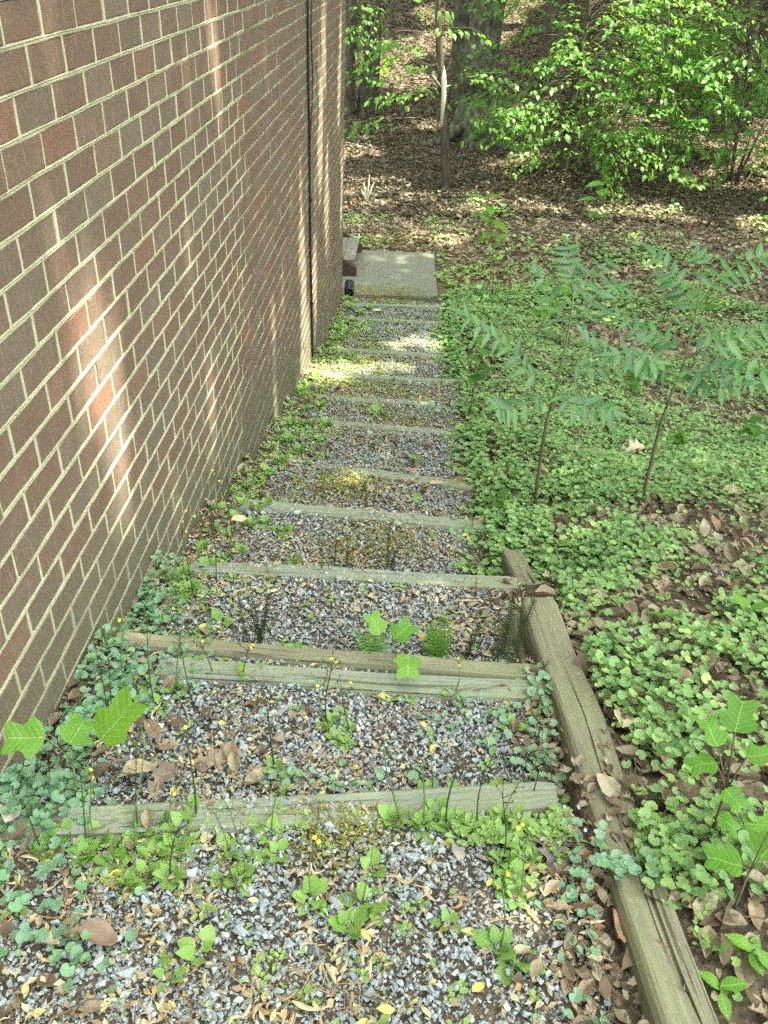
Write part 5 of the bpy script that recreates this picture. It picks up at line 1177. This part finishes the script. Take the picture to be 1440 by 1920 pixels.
# ------------------------------------------------------------------ high canopy that shades the place, with gaps where the photograph shows sun
LEAF2 = [(np.array([(0, 0, 0), (.5, .34, .05), (1, 0, -.05), (.5, -.34, .05)]), np.array([(0, 1, 2), (0, 2, 3)]))]
def canopy():
    r = np.random.default_rng(21)
    lit = []                                         # (point, gap radius)
    for (px, py, g) in ((212, 720, .07), (206, 790, .08), (222, 680, .05), (210, 835, .05), (565, 480, .12), (570, 560, .14), (572, 620, .14), (568, 668, .14), (606, 60, .12), (604, 150, .12), (600, 260, .12), (612, 380, .14), (636, 120, .10), (634, 180, .10), (400, 30, .05), (404, 120, .05), (402, 200, .045),
                       (512, 690, .07), (515, 740, .08), (400, 740, .05), (395, 800, .055), (350, 380, .04), (300, 60, .04), (140, 640, .045), (240, 960, .045), (640, 350, .12), (590, 520, .10), (130, 700, .04)):
        lit.append((on_wall(px, py), g * 1.45))
    for (px, py, g) in ((590, 700, .2), (620, 697, .2), (655, 690, .14), (570, 690, .13), (700, 690, .10), (640, 720, .10), (760, 690, .12), (780, 640, .14), (800, 640, .13), (815, 655, .1), (740, 655, .10), (745, 500, .06), (790, 492, .09), (710, 495, .04), (800, 478, .06), (830, 452, .2), (850, 450, .15),
                       (662, 395, .22), (655, 372, .2), (690, 390, .2), (730, 385, .2), (780, 372, .25), (805, 366, .2), (760, 372, .2), (860, 364, .15), (670, 285, .35), (700, 290, .25), (900, 320, .25), (930, 318, .25), (965, 300, .3), (1000, 290, .3), (1010, 305, .3), (1400, 430, .35), (1430, 420, .4), (1230, 505, .12), (1200, 510, .10), (1140, 510, .08), (1060, 400, .2), (900, 400, .2), (850, 400, .2), (780, 440, .15), (690, 545, .04)):
        lit.append((on_ground(px, py), g))
    for (px, py, yy, g) in ((1000, 180, 14.3, .5), (1060, 120, 14.6, .6), (960, 230, 14.2, .35), (1110, 50, 14.8, .6), (1150, 110, 14.6, .5), (1230, 60, 14.8, .6), (1330, 60, 14.5, .5), (760, 140, 14.6, .5), (720, 215, 14.4, .3), (680, 60, 16, .7), (670, 110, 16, .4), (800, 60, 14.8, .5), (870, 20, 14.8, .5), (1220, 260, 14.0, .35), (1330, 200, 13.6, .35), (1400, 230, 13.6, .3), (830, 165, 14.8, .3), (1280, 130, 14.4, .4), (1090, 240, 13.8, .3), (1400, 80, 14.2, .5)):
        lit.append((at_y(px, py, yy), g))
    def layer(n, x0, x1, y0, y1, z0, z1, size, clump=None, cs=2.2):
        tx = r.uniform(x0, x1, n); ty = r.uniform(y0, y1, n); tz = profile(ty)
        if clump is not None:
            v = vnoise(tx, ty, cs, 61) * .6 + vnoise(tx, ty, cs * .4, 62) * .4; k = r.random(n) < np.clip((v - clump) * 6, 0, 1); tx, ty, tz = tx[k], ty[k], tz[k]; n = len(tx)
        kk = r.random(n) < 1 - .62 * np.exp(-((ty - 13.2) / 1.3) ** 2) * (ty > 11.8); tx, ty, tz = tx[kk], ty[kk], tz[kk]; n = len(tx)
        zc = r.uniform(z0, z1, n); t = (zc - tz) / sd[2]
        P = np.stack([tx, ty, tz], 1) + t[:, None] * sd
        keep = np.ones(n, bool)
        for q, g in lit:
            v = P - q; d = np.linalg.norm(v - (v @ sd)[:, None] * sd, axis=1); keep &= ~(d < g + size * .22)
        return P[keep]
    near = layer(88000, -1.9, 7.5, -1.5, 13.5, 8.0, 12.0, .17)
    far = layer(150000, -5, 15, 13.0, 34, 8.0, 13.0, .26, .34, 2.4)
    def mk(P, s): return scatter(LEAF2, P, rand_rot(len(P), .55, r), s * r.uniform(.7, 1.25, len(P))).mesh('crown')
    return mk(near, .17), mk(far, .36)
def distant_wood():  # unseen foliage on three sides, added to block low sky light
    r = np.random.default_rng(51); P = []
    for (n, x0, x1, y0, y1, zt) in ((9000, -16, 22, 33, 39, 15), (6000, 15, 20, 3, 33, 13), (4000, -15, -9, 12, 33, 13)):
        x = r.uniform(x0, x1, n); y = r.uniform(y0, y1, n); z0 = profile(y); z = z0 + .2 + (zt - z0) * r.random(n) ** 1.1; P.append(np.stack([x, y, z], 1))
    P = np.concatenate(P); n = len(P)
    return scatter(LEAF2, P, rand_rot(n, 1.0, r), r.uniform(.5, 1.0, n)).mesh('distant_wood')
setting('distant_wood', distant_wood(), M['canopy'], 'stuff')
cn, cf = canopy()
t = thing('tall_tree', 'tall tree outside the frame to the right whose high crown shades the steps', 'tree', (6.2, 3.2, profile(3.2)))
mb = MB(); mb.add(*trunk_mesh([(0, 0, -.2), (0, 0, 2), (.1, .1, 5), (0.2, .2, 10), (.3, .3, 14.5)], [.26, .22, .2, .16, .06], 14, 3, .3)); link('trunk', mb.mesh('trunk', True), M['bark_grey'], t)
for v in (cn,): v.transform(Matrix.Translation(-Vector(t.location)))
link('crown', cn, M['canopy'], t)
cf.transform(Matrix.Translation(-Vector(big_b.location))); link('high_crown', cf, M['canopy'], big_b)

tri = sum(sum(len(p.vertices) - 2 for p in me.polygons) * me.users for me in bpy.data.meshes if me.users and len(me.polygons) < 3000) + sum(len(me.loops) - 2 * len(me.polygons) for me in bpy.data.meshes if len(me.polygons) >= 3000)
open('/tmp/w/tri.txt','w').write(str(tri)) if False else None
print('objects', len(S.objects), 'tris', tri, 'script s', round(time.time() - T0, 1))
